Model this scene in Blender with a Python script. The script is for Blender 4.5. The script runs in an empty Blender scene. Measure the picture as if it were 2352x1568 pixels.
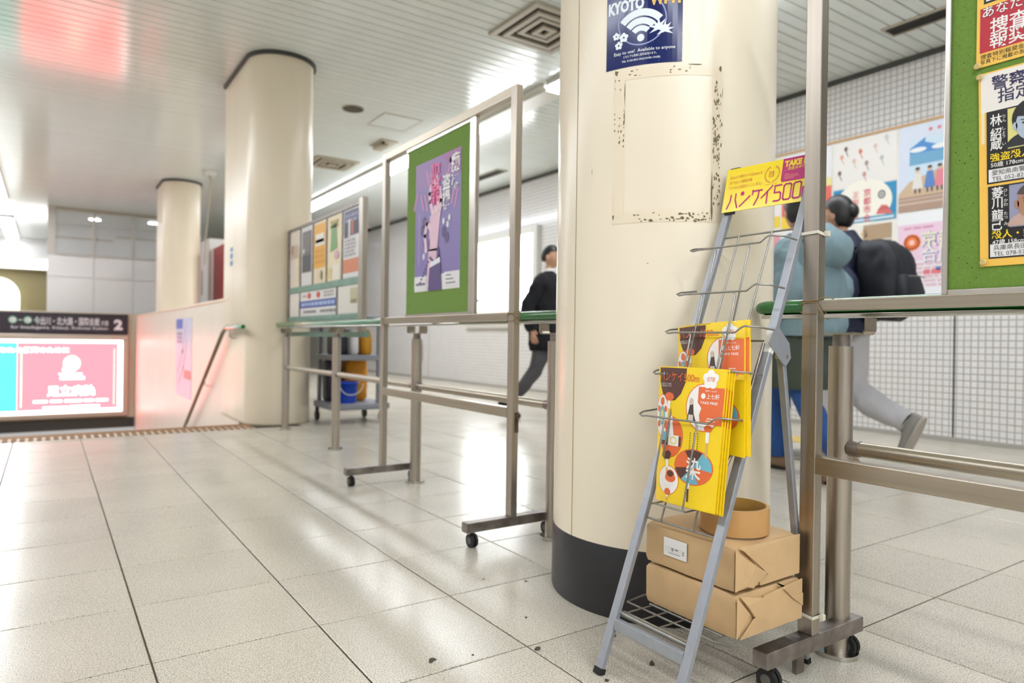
import bpy, bmesh, math, random
from mathutils import Vector, Matrix
random.seed(7)
SC = bpy.context.scene
COL = SC.collection

# ------------------------------------------------------------------ camera
CH = 0.80                                   # eye height
F_PX, PITCH, ROLL, YAW = 1572.0, -0.003, 0.0145, -0.597
cy, sy = math.cos(YAW), math.sin(YAW)
fwd = Vector((-sy * math.cos(PITCH), cy * math.cos(PITCH), math.sin(PITCH)))
right0 = Vector((cy, sy, 0))
up0 = right0.cross(fwd)
rgt = math.cos(ROLL) * right0 + math.sin(ROLL) * up0
upv = -math.sin(ROLL) * right0 + math.cos(ROLL) * up0
cam_d = bpy.data.cameras.new('camera')
cam = bpy.data.objects.new('camera', cam_d)
COL.objects.link(cam)
m = Matrix((rgt, upv, -fwd)).transposed().to_4x4()
m.translation = Vector((0, 0, CH))
cam.matrix_world = m
cam_d.sensor_width = 36.0
cam_d.lens = 36.0 * F_PX / 2352.0
cam_d.clip_start = 0.02
cam_d.dof.use_dof = True
cam_d.dof.focus_distance = 1.6
cam_d.dof.aperture_fstop = 2.9
SC.camera = cam

# ------------------------------------------------------------------ world, exposure
w = bpy.data.worlds.new('world')
SC.world = w
w.use_nodes = True
w.node_tree.nodes['Background'].inputs[0].default_value = (1, 0.97, 0.93, 1)
w.node_tree.nodes['Background'].inputs[1].default_value = 0.35
SC.view_settings.view_transform = 'Standard'
SC.view_settings.look = 'None'
SC.view_settings.gamma = 1.0
SC.view_settings.exposure = 0.57
SC.view_settings.use_curve_mapping = False
STRIP = 16.0                                # strength of the fluorescent strips
STRIP_COL = (0.94, 0.98, 1.04)
CEIL = 3.35
SC.cycles.max_bounces = 5
SC.cycles.diffuse_bounces = 3
SC.cycles.glossy_bounces = 3
SC.cycles.transmission_bounces = 3
SC.cycles.transparent_max_bounces = 6
SC.cycles.caustics_reflective = False
SC.cycles.caustics_refractive = False
SC.cycles.adaptive_threshold = 0.03
SC.cycles.use_light_tree = False

# ------------------------------------------------------------------ mesh helpers
class MB:
    """collects faces in world coordinates"""
    def __init__(s):
        s.v, s.f, s.sm = [], [], []
    def add(s, vs, fs, smooth=False):
        n = len(s.v)
        s.v += [tuple(p) for p in vs]
        s.f += [tuple(i + n for i in q) for q in fs]
        s.sm += [smooth] * len(fs)
        return s
    def box(s, x0, x1, y0, y1, z0, z1):
        if x0 > x1: x0, x1 = x1, x0
        if y0 > y1: y0, y1 = y1, y0
        if z0 > z1: z0, z1 = z1, z0
        return s.add([(x0,y0,z0),(x1,y0,z0),(x1,y1,z0),(x0,y1,z0),(x0,y0,z1),(x1,y0,z1),(x1,y1,z1),(x0,y1,z1)],
                     [(0,3,2,1),(4,5,6,7),(0,1,5,4),(1,2,6,5),(2,3,7,6),(3,0,4,7)])
    def bar(s, a, b, w, t, side=(0,1,0)):
        """rectangular bar from a to b; w along side, t across"""
        a, b = Vector(a), Vector(b)
        d = (b - a).normalized(); sd = Vector(side)
        sd = (sd - d * sd.dot(d)).normalized(); n = d.cross(sd)
        q = [sd*w/2+n*t/2, sd*-w/2+n*t/2, sd*-w/2+n*-t/2, sd*w/2+n*-t/2]
        return s.add([a+k for k in q] + [b+k for k in q],
                     [(0,1,2,3),(7,6,5,4),(0,4,5,1),(1,5,6,2),(2,6,7,3),(3,7,4,0)])
    def cyl(s, a, b, r, n=16, r2=None, caps=True, smooth=True):
        a, b = Vector(a), Vector(b); r2 = r if r2 is None else r2
        d = (b - a).normalized()
        u = d.orthogonal().normalized(); w_ = d.cross(u)
        ring = lambda c, rr: [c + (u*math.cos(2*math.pi*i/n) + w_*math.sin(2*math.pi*i/n))*rr for i in range(n)]
        A, B = ring(a, r), ring(b, r2)
        s.add(A + B, [(i, (i+1) % n, n+(i+1) % n, n+i) for i in range(n)], smooth)
        if caps:
            s.add(A, [tuple(range(n-1, -1, -1))]); s.add(B, [tuple(range(n))])
        return s
    def tube(s, pts, r, n=8, closed=False):
        pts = [Vector(p) for p in pts]; N = len(pts); rings = []
        u = None
        for i in range(N):
            if closed: d = pts[(i+1) % N] - pts[i-1]
            else: d = pts[min(i+1, N-1)] - pts[max(i-1, 0)]
            d.normalize()
            if u is None: u = d.orthogonal().normalized()
            else:
                u = u - d*u.dot(d)
                u = u.normalized() if u.length > 1e-6 else d.orthogonal().normalized()
            w_ = d.cross(u)
            rr = r[i] if isinstance(r, (list, tuple)) else r
            rings += [pts[i] + (u*math.cos(2*math.pi*k/n) + w_*math.sin(2*math.pi*k/n))*rr for k in range(n)]
        fs = []
        for i in range(N if closed else N-1):
            j = (i+1) % N
            fs += [(i*n+k, i*n+(k+1) % n, j*n+(k+1) % n, j*n+k) for k in range(n)]
        s.add(rings, fs, True)
        if not closed:
            s.add(rings[:n], [tuple(range(n-1, -1, -1))]); s.add(rings[-n:], [tuple(range(n))])
        return s
    def prism(s, poly, f0, f1, smooth=False):
        """poly: 2-D points; f0/f1 map a point to the two end caps"""
        n = len(poly)
        A = [f0(p) for p in poly]; B = [f1(p) for p in poly]
        s.add(A, [tuple(range(n-1, -1, -1))]); s.add(B, [tuple(range(n))])
        s.add(A + B, [(i, (i+1) % n, n+(i+1) % n, n+i) for i in range(n)], smooth)
        return s
    def loft(s, rings, caps=True, smooth=True):
        n = len(rings[0]); V = [p for r_ in rings for p in r_]; fs = []
        for i in range(len(rings)-1):
            fs += [(i*n+k, i*n+(k+1) % n, (i+1)*n+(k+1) % n, (i+1)*n+k) for k in range(n)]
        s.add(V, fs, smooth)
        if caps:
            s.add(rings[0], [tuple(range(n-1, -1, -1))], smooth); s.add(rings[-1], [tuple(range(n))], smooth)
        return s
    def ball(s, c, rx, ry=None, rz=None, n=16, m=10):
        ry = rx if ry is None else ry; rz = rx if rz is None else rz
        V, fs = [], []
        for j in range(m+1):
            t = math.pi*j/m
            for i in range(n):
                a = 2*math.pi*i/n
                V.append((c[0]+rx*math.sin(t)*math.cos(a), c[1]+ry*math.sin(t)*math.sin(a), c[2]+rz*math.cos(t)))
        for j in range(m):
            for i in range(n):
                a, b, c_, d = j*n+i, j*n+(i+1) % n, (j+1)*n+(i+1) % n, (j+1)*n+i
                if j == 0: fs.append((a, d, c_))
                elif j == m-1: fs.append((a, d, b))
                else: fs.append((a, d, c_, b))
        return s.add(V, fs, True)

def ell(c, rx, ry, n=20, ax=(1,0,0), ay=(0,1,0), p=2.0):
    c, ax, ay = Vector(c), Vector(ax), Vector(ay); out = []
    for i in range(n):
        a = 2*math.pi*i/n; ca, sa = math.cos(a), math.sin(a)
        out.append(c + ax*rx*math.copysign(abs(ca)**(2/p), ca) + ay*ry*math.copysign(abs(sa)**(2/p), sa))
    return out

def origin_of(o):
    p = Vector((0,0,0))
    while o:
        p += o.location; o = o.parent
    return p

def obj(name, mb, mat, parent=None, bev=0, loc=None, seg=2, kind=None, label=None):
    me = bpy.data.meshes.new(name)
    if parent is not None: org = origin_of(parent)
    elif loc is not None: org = Vector(loc)
    else:
        xs = [p[0] for p in mb.v]; ys = [p[1] for p in mb.v]; zs = [p[2] for p in mb.v]
        org = Vector(((min(xs)+max(xs))/2, (min(ys)+max(ys))/2, min(zs)))
    me.from_pydata([(p[0]-org.x, p[1]-org.y, p[2]-org.z) for p in mb.v], [], mb.f)
    me.polygons.foreach_set('use_smooth', mb.sm)
    mats = mat if isinstance(mat, (list, tuple)) else [mat]
    for k in mats: me.materials.append(k)
    me.update()
    o = bpy.data.objects.new(name, me)
    COL.objects.link(o)
    if parent is not None: o.parent = parent
    else: o.location = org
    if bev:
        b = o.modifiers.new('bevel', 'BEVEL'); b.width = bev; b.segments = seg; b.limit_method = 'ANGLE'; b.angle_limit = math.radians(40)
    if kind: o['kind'] = kind
    if label: o['label'] = label
    return o

def thing(name, label, cat, loc=(0,0,0), group=None):
    o = bpy.data.objects.new(name, None); COL.objects.link(o)
    o.empty_display_size = 0.05
    o.location = loc; o['label'] = label; o['category'] = cat
    if group: o['group'] = group
    return o

def tag(o, label, cat, group=None):
    o['label'] = label; o['category'] = cat
    if group: o['group'] = group
    return o

def struct(name, mb, mat, **k):
    o = obj(name, mb, mat, **k); o['kind'] = 'structure'; return o

def dup(root, loc, label=None):
    r = root.copy(); COL.objects.link(r); r.location = loc
    if label: r['label'] = label
    for ch in list(root.children):
        c = ch.copy(); COL.objects.link(c); c.parent = r
        for g in list(ch.children):
            d = g.copy(); COL.objects.link(d); d.parent = c
    return r

# ------------------------------------------------------------------ materials
def mat(name, col, rough=0.5, metal=0.0, spec=0.5, noise=0.0, nscale=20, bump=0.0, bscale=200, emit=None, estr=0,
        coat=0.0, trans=0.0, alpha=1.0, rnoise=0.0, rnd=0.0, sheen=0.0, stretch=None, sss=0):
    m_ = bpy.data.materials.new(name); m_.use_nodes = True
    nt = m_.node_tree; N = nt.nodes; L = nt.links
    b = N['Principled BSDF']
    b.inputs['Base Color'].default_value = (*col, 1)
    b.inputs['Roughness'].default_value = rough
    b.inputs['Metallic'].default_value = metal
    b.inputs['Specular IOR Level'].default_value = spec
    b.inputs['Coat Weight'].default_value = coat
    b.inputs['Transmission Weight'].default_value = trans
    b.inputs['Alpha'].default_value = alpha
    b.inputs['Sheen Weight'].default_value = sheen
    if emit:
        b.inputs['Emission Color'].default_value = (*emit, 1); b.inputs['Emission Strength'].default_value = estr
    if noise or bump or rnoise or rnd:
        tc = N.new('ShaderNodeTexCoord'); src = tc.outputs['Object']
        if stretch:
            mp = N.new('ShaderNodeMapping'); mp.inputs['Scale'].default_value = stretch
            L.new(src, mp.inputs['Vector']); src = mp.outputs['Vector']
    last = None
    if noise:
        t = N.new('ShaderNodeTexNoise'); t.inputs['Scale'].default_value = nscale; t.inputs['Detail'].default_value = 2
        L.new(src, t.inputs['Vector'])
        r = N.new('ShaderNodeMapRange'); r.inputs['From Min'].default_value = 0.3; r.inputs['From Max'].default_value = 0.7
        r.inputs['To Min'].default_value = 1-noise; r.inputs['To Max'].default_value = 1+noise*0.6
        L.new(t.outputs['Fac'], r.inputs['Value'])
        mx = N.new('ShaderNodeMix'); mx.data_type = 'RGBA'; mx.blend_type = 'MULTIPLY'; mx.inputs['Factor'].default_value = 1
        mx.inputs['A'].default_value = (*col, 1); L.new(r.outputs['Result'], mx.inputs['B'])
        last = mx.outputs['Result']; L.new(last, b.inputs['Base Color'])
        if rnoise:
            r2 = N.new('ShaderNodeMapRange'); r2.inputs['To Min'].default_value = max(0.02, rough-rnoise); r2.inputs['To Max'].default_value = rough+rnoise
            L.new(t.outputs['Fac'], r2.inputs['Value']); L.new(r2.outputs['Result'], b.inputs['Roughness'])
    if rnd:
        oi = N.new('ShaderNodeObjectInfo')
        r = N.new('ShaderNodeMapRange'); r.inputs['To Min'].default_value = 1-rnd; r.inputs['To Max'].default_value = 1+rnd
        L.new(oi.outputs['Random'], r.inputs['Value'])
        mx = N.new('ShaderNodeMix'); mx.data_type = 'RGBA'; mx.blend_type = 'MULTIPLY'; mx.inputs['Factor'].default_value = 1
        if last: L.new(last, mx.inputs['A'])
        else: mx.inputs['A'].default_value = (*col, 1)
        L.new(r.outputs['Result'], mx.inputs['B']); L.new(mx.outputs['Result'], b.inputs['Base Color'])
    if bump:
        t = N.new('ShaderNodeTexNoise'); t.inputs['Scale'].default_value = bscale; t.inputs['Detail'].default_value = 4
        L.new(src, t.inputs['Vector'])
        bp = N.new('ShaderNodeBump'); bp.inputs['Strength'].default_value = bump; bp.inputs['Distance'].default_value = 0.002
        L.new(t.outputs['Fac'], bp.inputs['Height']); L.new(bp.outputs['Normal'], b.inputs['Normal'])
    return m_

def srgb(r, g, b):
    f = lambda c: (c/255/12.92) if c/255 <= 0.04045 else ((c/255+0.055)/1.055)**2.4
    return (f(r), f(g), f(b))
_flat = {}
def ink(r, g, b, rough=0.45, key=None):
    k = (r, g, b, rough)
    if k not in _flat: _flat[k] = mat('ink_%d_%d_%d' % (r, g, b), srgb(r, g, b), rough)
    return _flat[k]

def terrazzo():
    m_ = bpy.data.materials.new('terrazzo_tile'); m_.use_nodes = True
    nt = m_.node_tree; N = nt.nodes; L = nt.links; b = N['Principled BSDF']
    geo = N.new('ShaderNodeNewGeometry'); oi = N.new('ShaderNodeObjectInfo')
    base = srgb(206, 197, 180)
    v = N.new('ShaderNodeTexVoronoi'); v.inputs['Scale'].default_value = 210; L.new(geo.outputs['Position'], v.inputs['Vector'])
    n1 = N.new('ShaderNodeTexNoise'); n1.inputs['Scale'].default_value = 330; n1.inputs['Detail'].default_value = 1; L.new(geo.outputs['Position'], n1.inputs['Vector'])
    n2 = N.new('ShaderNodeTexNoise'); n2.inputs['Scale'].default_value = 2.3; n2.inputs['Detail'].default_value = 1; L.new(geo.outputs['Position'], n2.inputs['Vector'])
    cr = N.new('ShaderNodeValToRGB'); e = cr.color_ramp.elements
    e[0].position = 0.30; e[0].color = (0.22, 0.21, 0.18, 1); e[1].position = 0.47; e[1].color = (*base, 1)
    e2 = cr.color_ramp.elements.new(0.68); e2.color = (*srgb(222, 214, 199), 1)
    L.new(n1.outputs['Fac'], cr.inputs['Fac'])
    r = N.new('ShaderNodeMapRange'); r.inputs['From Min'].default_value = 0.3; r.inputs['From Max'].default_value = 0.7; r.inputs['To Min'].default_value = 0.95; r.inputs['To Max'].default_value = 1.03
    L.new(n2.outputs['Fac'], r.inputs['Value'])
    r2 = N.new('ShaderNodeMapRange'); r2.inputs['To Min'].default_value = 0.95; r2.inputs['To Max'].default_value = 1.04; L.new(oi.outputs['Random'], r2.inputs['Value'])
    mu = N.new('ShaderNodeMath'); mu.operation = 'MULTIPLY'; L.new(r.outputs['Result'], mu.inputs[0]); L.new(r2.outputs['Result'], mu.inputs[1])
    r3 = N.new('ShaderNodeMapRange'); r3.inputs['To Min'].default_value = 0.9; r3.inputs['To Max'].default_value = 1.05; L.new(v.outputs['Color'], r3.inputs['Value'])
    mu2 = N.new('ShaderNodeMath'); mu2.operation = 'MULTIPLY'; L.new(mu.outputs[0], mu2.inputs[0]); L.new(r3.outputs['Result'], mu2.inputs[1])
    mx = N.new('ShaderNodeMix'); mx.data_type = 'RGBA'; mx.blend_type = 'MULTIPLY'; mx.inputs['Factor'].default_value = 1
    L.new(cr.outputs['Color'], mx.inputs['A']); L.new(mu2.outputs[0], mx.inputs['B']); L.new(mx.outputs['Result'], b.inputs['Base Color'])
    rr = N.new('ShaderNodeMapRange'); rr.inputs['To Min'].default_value = 0.19; rr.inputs['To Max'].default_value = 0.262; L.new(n2.outputs['Fac'], rr.inputs['Value'])
    L.new(rr.outputs['Result'], b.inputs['Roughness'])
    b.inputs['Specular IOR Level'].default_value = 0.5
    return m_

M = dict(
    tile=terrazzo(),
    grout=mat('floor_grout', srgb(76, 65, 50), 0.9, noise=0.2, nscale=40),
    ceil=mat('ceiling_enamel', srgb(228, 234, 230), 0.13, spec=0.5, noise=0.03, nscale=3, rnd=0.015),
    ceilgap=mat('ceiling_gap', srgb(112, 106, 92), 0.8),
    mosaic=mat('mosaic_glaze', srgb(226, 224, 222), 0.13, spec=0.6, noise=0.03, nscale=5, rnd=0.02),
    mgrout=mat('mosaic_grout', srgb(168, 164, 156), 0.9),
    darktrim=mat('dark_trim', srgb(62, 62, 58), 0.5),
    cream=mat('column_cream', srgb(238, 226, 203), 0.27, spec=0.45, noise=0.05, nscale=4, stretch=(1, 1, 0.25)),
    cream2=mat('pier_cream', srgb(234, 220, 195), 0.30, spec=0.4, noise=0.06, nscale=3, stretch=(1, 1, 0.25)),
    black=mat('base_band', srgb(38, 38, 41), 0.4, noise=0.12, nscale=14, rnoise=0.1),
    stairwall=mat('stair_wall', srgb(234, 222, 206), 0.38, noise=0.03, nscale=2),
    white=mat('white_panel', srgb(232, 230, 228), 0.3, noise=0.02, nscale=2),
    beige=mat('beige_wall', srgb(196, 184, 156), 0.5, noise=0.05, nscale=2),
    olive=mat('olive_wall', srgb(150, 136, 96), 0.5, noise=0.05, nscale=2),
    steel=mat('stainless', srgb(184, 175, 163), 0.36, metal=1.0, noise=0.12, nscale=22, rnoise=0.06, stretch=(4, 4, 0.12)),
    steelh=mat('stainless_rail', srgb(180, 170, 154), 0.36, metal=1.0, noise=0.10, nscale=22, rnoise=0.06, stretch=(4, 0.12, 4)),
    dsteel=mat('worn_steel', srgb(156, 148, 143), 0.44, metal=1.0, noise=0.35, nscale=22, rnoise=0.14),
    alu=mat('aluminium', srgb(214, 208, 200), 0.28, metal=1.0, noise=0.06, nscale=12),
    chrome=mat('chrome', srgb(205, 203, 196), 0.16, metal=1.0),
    rackpaint=mat('silver_paint', srgb(168, 172, 180), 0.38, metal=0.55, noise=0.06, nscale=40, bump=0.15, bscale=900),
    wire=mat('zinc_wire', srgb(150, 148, 142), 0.36, metal=0.85, noise=0.12, nscale=60),
    greenrail=mat('green_rail', srgb(28, 112, 46), 0.16, spec=0.6, coat=0.4, noise=0.08, nscale=8),
    felt=mat('green_felt', srgb(112, 145, 62), 0.95, spec=0.15, noise=0.10, nscale=160, bump=0.5, bscale=500, sheen=0.2),
    rubber=mat('black_rubber', srgb(26, 26, 27), 0.6),
    kraft=mat('kraft_paper', srgb(205, 171, 126), 0.42, spec=0.4, noise=0.07, nscale=16, bump=0.12, bscale=40),
    card=mat('tape_cardboard', srgb(196, 150, 92), 0.6, noise=0.05, nscale=30),
    cardin=mat('tape_core', srgb(150, 112, 40), 0.7, noise=0.08, nscale=30),
    nylon=mat('nylon_tie', srgb(226, 220, 202), 0.4),
    twine=mat('twine', srgb(150, 124, 84), 0.9, noise=0.2, nscale=200),
    paper=mat('white_paper', srgb(232, 230, 226), 0.5, noise=0.02, nscale=8),
    glass=mat('clear_glass', (0.95, 0.97, 0.97), 0.04, spec=0.5, alpha=0.14),
    strip_on=mat('tube_lit', (0.9, 0.9, 0.9), 0.5, emit=STRIP_COL, estr=STRIP),
    strip_off=mat('tube_unlit', srgb(222, 220, 210), 0.35),
    fixture=mat('fixture_white', srgb(222, 220, 212), 0.4),
    vent=mat('vent_metal', srgb(178, 168, 148), 0.4, noise=0.06, nscale=8),
    dark=mat('dark_void', srgb(34, 31, 26), 0.8),
    brown=mat('nosing_brown', srgb(150, 108, 66), 0.7, noise=0.1, nscale=30),
    pale=mat('nosing_pale', srgb(214, 200, 184), 0.6, noise=0.05, nscale=20),
)
# ================================================================== the setting
def px(P):
    """where a world point lands in the frame (only used to pick which tiles become single pieces)"""
    d = Vector(P) - cam.location
    z = d.dot(fwd)
    if z < 0.1: return None
    return (1176 + F_PX*d.dot(rgt)/z, 784 - F_PX*d.dot(upv)/z, z)

def seen(P, mg=40):
    q = px(P)
    return q is not None and -mg < q[0] < 2352+mg and -mg < q[1] < 1568+mg

# ---- floor: grout bed, one object per near tile, the rest joined
STY = 6.46                                   # edge of the stair opening
SX = 1.50                                    # stair side of the parapet
fb = MB()
fb.box(-6, 6.35, -4.5, STY, -0.16, -0.003)
fb.box(SX+0.1, 6.35, STY, 24, -0.16, -0.003)
floor = struct('floor', fb, M['grout'], loc=(0, 0, 0))
T = CH/1.935
xl = [(0.53+n)*T for n in range(-15, 4)] + [(3.55+1.06*n)*T for n in range(1, 12)]
xl[-1] = min(xl[-1], 6.3)
yl = [(0.505+n)*T for n in range(-11, 58)]
GAP = 0.0046
tiles = []
for i in range(len(xl)-1):
    for j in range(len(yl)-1):
        x0, x1, y0, y1 = xl[i]+GAP/2, min(xl[i+1], 6.30)-GAP/2, yl[j]+GAP/2, yl[j+1]-GAP/2
        if x1-x0 < 0.05: continue
        if x0 < SX+0.1 and y1 > 6.13:
            if y0 > 6.06 or y0 > STY: 
                if x1 < SX+0.12: continue
                x0 = max(x0, SX+0.1)
            else: y1 = min(y1, 6.125)
        if x1-x0 < 0.03 or y1-y0 < 0.03: continue
        tiles.append((x0, x1, y0, y1))
def tile_size(t):
    c = ((t[0]+t[1])/2, (t[2]+t[3])/2, 0)
    if not any(seen(p, 0) for p in (c, (t[0], t[2], 0), (t[1], t[3], 0), (t[0], t[3], 0), (t[1], t[2], 0))): return 0
    q = px(c)
    return 1/q[2] if q else 1
tiles.sort(key=lambda t: -tile_size(t))
bm_ = MB()
b = 0.0022
bm_.add([(-.5,-.5,-.006),(.5,-.5,-.006),(.5,.5,-.006),(-.5,.5,-.006),(-.5,-.5,-b*.6),(.5,-.5,-b*.6),(.5,.5,-b*.6),(-.5,.5,-b*.6),
         (-.5+b*2,-.5+b*2,0),(.5-b*2,-.5+b*2,0),(.5-b*2,.5-b*2,0),(-.5+b*2,.5-b*2,0)],
        [(0,1,5,4),(1,2,6,5),(2,3,7,6),(3,0,4,7),(4,5,9,8),(5,6,10,9),(6,7,11,10),(7,4,8,11),(8,9,10,11)])
tile_me = bpy.data.meshes.new('floor_tile'); tile_me.from_pydata(bm_.v, [], bm_.f); tile_me.materials.append(M['tile'])
rest = MB()
for k, (x0, x1, y0, y1) in enumerate(tiles):
    if k < 300 and tile_size(tiles[k]) > 0:
        o = bpy.data.objects.new('floor_tile', tile_me); COL.objects.link(o); o.parent = floor
        o.location = ((x0+x1)/2, (y0+y1)/2, random.uniform(-0.0004, 0.0004)); o.scale = (x1-x0, y1-y0, 1)
    else:
        rest.add([(x0,y0,-.003),(x1,y0,-.003),(x1,y1,-.003),(x0,y1,-.003),(x0,y0,0),(x1,y0,0),(x1,y1,0),(x0,y1,0)],
                 [(4,5,6,7),(0,1,5,4),(1,2,6,5),(2,3,7,6),(3,0,4,7)])
obj('far_floor_tiles', rest, M['tile'], floor, kind='stuff')
# small dark scuffs trodden into the floor
scuff = MB()
def blot(mbx, c, u, v, r, asp=1.0, n=9, jit=0.35):
    c, u, v = Vector(c), Vector(u), Vector(v); a0 = random.random()*6
    pts = []
    for i in range(n):
        a = a0 + 2*math.pi*i/n; rr = r*(1+random.uniform(-jit, jit))
        pts.append(c + u*math.cos(a)*rr*asp + v*math.sin(a)*rr)
    mbx.add(pts, [tuple(range(n))])
for (x, y, r, a) in [(0.80,1.51,.008,1.6),(0.90,1.48,.004,1),(1.28,1.37,.006,1.6),(1.36,1.40,.006,1),(1.25,1.20,.006,2.6),(1.10,1.20,.006,1),
                     (1.06,1.42,.010,1.5),(1.15,1.60,.005,1),(1.32,1.84,.005,1),(1.21,1.93,.004,1),(1.40,1.00,.010,1.8),(1.48,.86,.010,1.2),(2.35,.74,.006,1)]:
    blot(scuff, (x, y, 0.0012), (0.8, 0.6, 0), (-0.6, 0.8, 0), r, a)
obj('floor_scuffs', scuff, mat('scuff', srgb(74, 66, 54), 0.7), floor, kind='stuff')
# yellow guide strip of raised paving near the tiled wall
yg = MB()
for k in range(26):
    yg.box(5.05, 5.33, 2.95+k*0.3, 3.24+k*0.3, 0.0, 0.004)
obj('yellow_guide_paving', yg, mat('guide_yellow', srgb(212, 180, 96), 0.6), floor)

# ---- stair opening: nosing strip with brown studs, steps going down
ns = struct('trim_1', MB().box(-3.2, SX, 6.13, STY, -0.10, 0.001), M['pale'])
stud = MB().box(-0.015, 0.015, -0.07, 0.07, 0, 0.006)
stud_me = bpy.data.meshes.new('stud'); stud_me.from_pydata(stud.v, [], stud.f); stud_me.materials.append(M['brown'])
for k in range(62):
    x = SX-0.03-k*0.052
    if x < -1.9: break
    o = bpy.data.objects.new('nosing_stud', stud_me); COL.objects.link(o); o.parent = ns
    o.location = (x-ns.location.x, 6.215-ns.location.y, 0.001-ns.location.z)
obj('nosing_band', MB().box(-3.2, SX, 6.33, STY-0.005, 0.001, 0.004), M['brown'], ns)
st = MB().box(-3.2, SX, STY, 16.2, -6.3, -5.9)
stairs = struct('floor_stairs', st, M['grout'], loc=(0, 0, 0))
for k in range(28):
    z = -0.16*(k+1)
    obj('stair_step', MB().box(-3.2, SX, STY+0.30*k, STY+0.30*(k+1)+0.02, z-0.14, z), M['pale'], stairs)

# ---- parapet beside the stairs and its end wall
wp = struct('wall_stair', MB().box(SX, SX+0.10, 6.75, 16.0, -6, 1.15), M['stairwall'])
obj('coping', MB().box(SX-0.015, SX+0.125, 7.2, 16.0, 1.15, 1.175), M['cream2'], wp, bev=0.004)
we = struct('wall_stair_end', MB().box(-6, SX+0.1, 16.0, 16.2, -1.02, 1.19), M['beige'])
obj('corner_panel', MB().box(1.36, SX, 15.965, 16.0, -0.92, 1.19), M['cream2'], we, bev=0.005)
obj('soffit_edge', MB().box(-6, SX, 15.93, 16.02, -1.10, -0.90), M['darktrim'], we)
obj('coping', MB().box(-6, SX+0.12, 15.94, 16.24, 1.19, 1.215), M['cream2'], we, bev=0.005)
struct('floor_upper', MB().box(-6, SX+0.1, 16.2, 24, -0.16, 0.0), M['pale'])

# ---- ceiling of long enamelled slats
ceil = struct('ceiling', MB().box(-6, 6.4, -4.5, 24, CEIL+0.014, CEIL+0.12), M['ceilgap'], loc=(0, 0, CEIL))
wd = 0.0525
sl = MB().loft([[(x, -wd, .014), (x, -wd, .004), (x, -wd+.005, 0), (x, wd-.005, 0), (x, wd, .004), (x, wd, .014)] for x in (-6, 6.3)], caps=True, smooth=False)
sl_me = bpy.data.meshes.new('ceiling_slat'); sl_me.from_pydata(sl.v, [], sl.f); sl_me.materials.append(M['ceil'])
for k in range(-60, 184):
    y = 3.435+0.0575+k*0.115
    if y < -3.4 or y > 23.9: continue
    o = bpy.data.objects.new('ceiling_slat', sl_me); COL.objects.link(o); o.parent = ceil
    o.location = (0, y, random.uniform(-0.0006, 0.0006))
    o.rotation_euler = (random.uniform(-0.002, 0.002), 0, 0)

# ---- right-hand wall of small square tiles
WX = 6.30
wr = struct('wall_right', MB().box(WX, WX+0.15, -4.5, 24, -0.1, CEIL+0.1), M['mgrout'], loc=(WX, 0, 0))
PY, PZ, G = 0.0528, 0.0555, 0.0075
def blocked(y, z):
    if 2.0 < y < 4.75 and 1.17 < z < 2.74: return True          # behind the poster board
    if 8.5 < y < 10.7 and 1.25 < z < 2.58: return True          # behind the lit panel
    return False
cand, wt = [], MB()
ny = int(19.5/PY); nz = int((CEIL-0.02)/PZ)
for i in range(ny):
    y = -1.0+i*PY
    for j in range(nz):
        z = 0.012+j*PZ
        c = (WX, y+PY/2, z+PZ/2)
        if blocked(c[1], c[2]): continue
        q = px(c)
        vis = q is not None and ((1780 < q[0] < 2165 and -5 < q[1] < 340) or (1960 < q[0] < 2360 and 720 < q[1] < 1030))
        cand.append((q[2] if vis else 99, y, z))
cand.sort()
tb = MB().add([(0,-.5,-.5),(0,.5,-.5),(0,.5,.5),(0,-.5,.5),(-1,-.44,-.44),(-1,.44,-.44),(-1,.44,.44),(-1,-.44,.44)],
              [(0,4,5,1),(1,5,6,2),(2,6,7,3),(3,7,4,0),(7,6,5,4)])
tb_me = bpy.data.meshes.new('wall_tile'); tb_me.from_pydata(tb.v, [], tb.f); tb_me.materials.append(M['mosaic'])
V, Fc = [], []
for k, (d, y, z) in enumerate(cand):
    cyy, czz = y+PY/2, z+PZ/2
    if k < 300 and d < 90:
        o = bpy.data.objects.new('wall_tile', tb_me); COL.objects.link(o); o.parent = wr
        o.location = (0, cyy, czz); o.scale = (0.0035, PY-G, PZ-G)
    else:
        n = len(V); a, b_ = (PY-G)/2, (PZ-G)/2
        V += [(WX, cyy+s*a, czz+t*b_) for s, t in ((-1,-1),(1,-1),(1,1),(-1,1))]
        V += [(WX-0.0035, cyy+s*a*.88, czz+t*b_*.88) for s, t in ((-1,-1),(1,-1),(1,1),(-1,1))]
        Fc += [(n,n+4,n+5,n+1),(n+1,n+5,n+6,n+2),(n+2,n+6,n+7,n+3),(n+3,n+7,n+4,n),(n+7,n+6,n+5,n+4)]
wt.v, wt.f, wt.sm = V, Fc, [False]*len(Fc)
obj('small_wall_tiles', wt, M['mosaic'], wr, kind='stuff')
obj('expansion_joint', MB().box(WX-0.0045, WX+0.001, 2.655, 2.67, 0, 1.17), M['darktrim'], wr)
obj('expansion_joint', MB().box(WX-0.0045, WX+0.001, 12.2, 12.215, 0, CEIL), M['mgrout'], wr)
struct('trim_2', MB().box(WX-0.03, WX, -4.5, 24, CEIL-0.045, CEIL), M['darktrim'])
struct('baseboard_right', MB().box(WX-0.008, WX, -4.5, 24, 0.0, 0.035), M['mgrout'])
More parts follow.
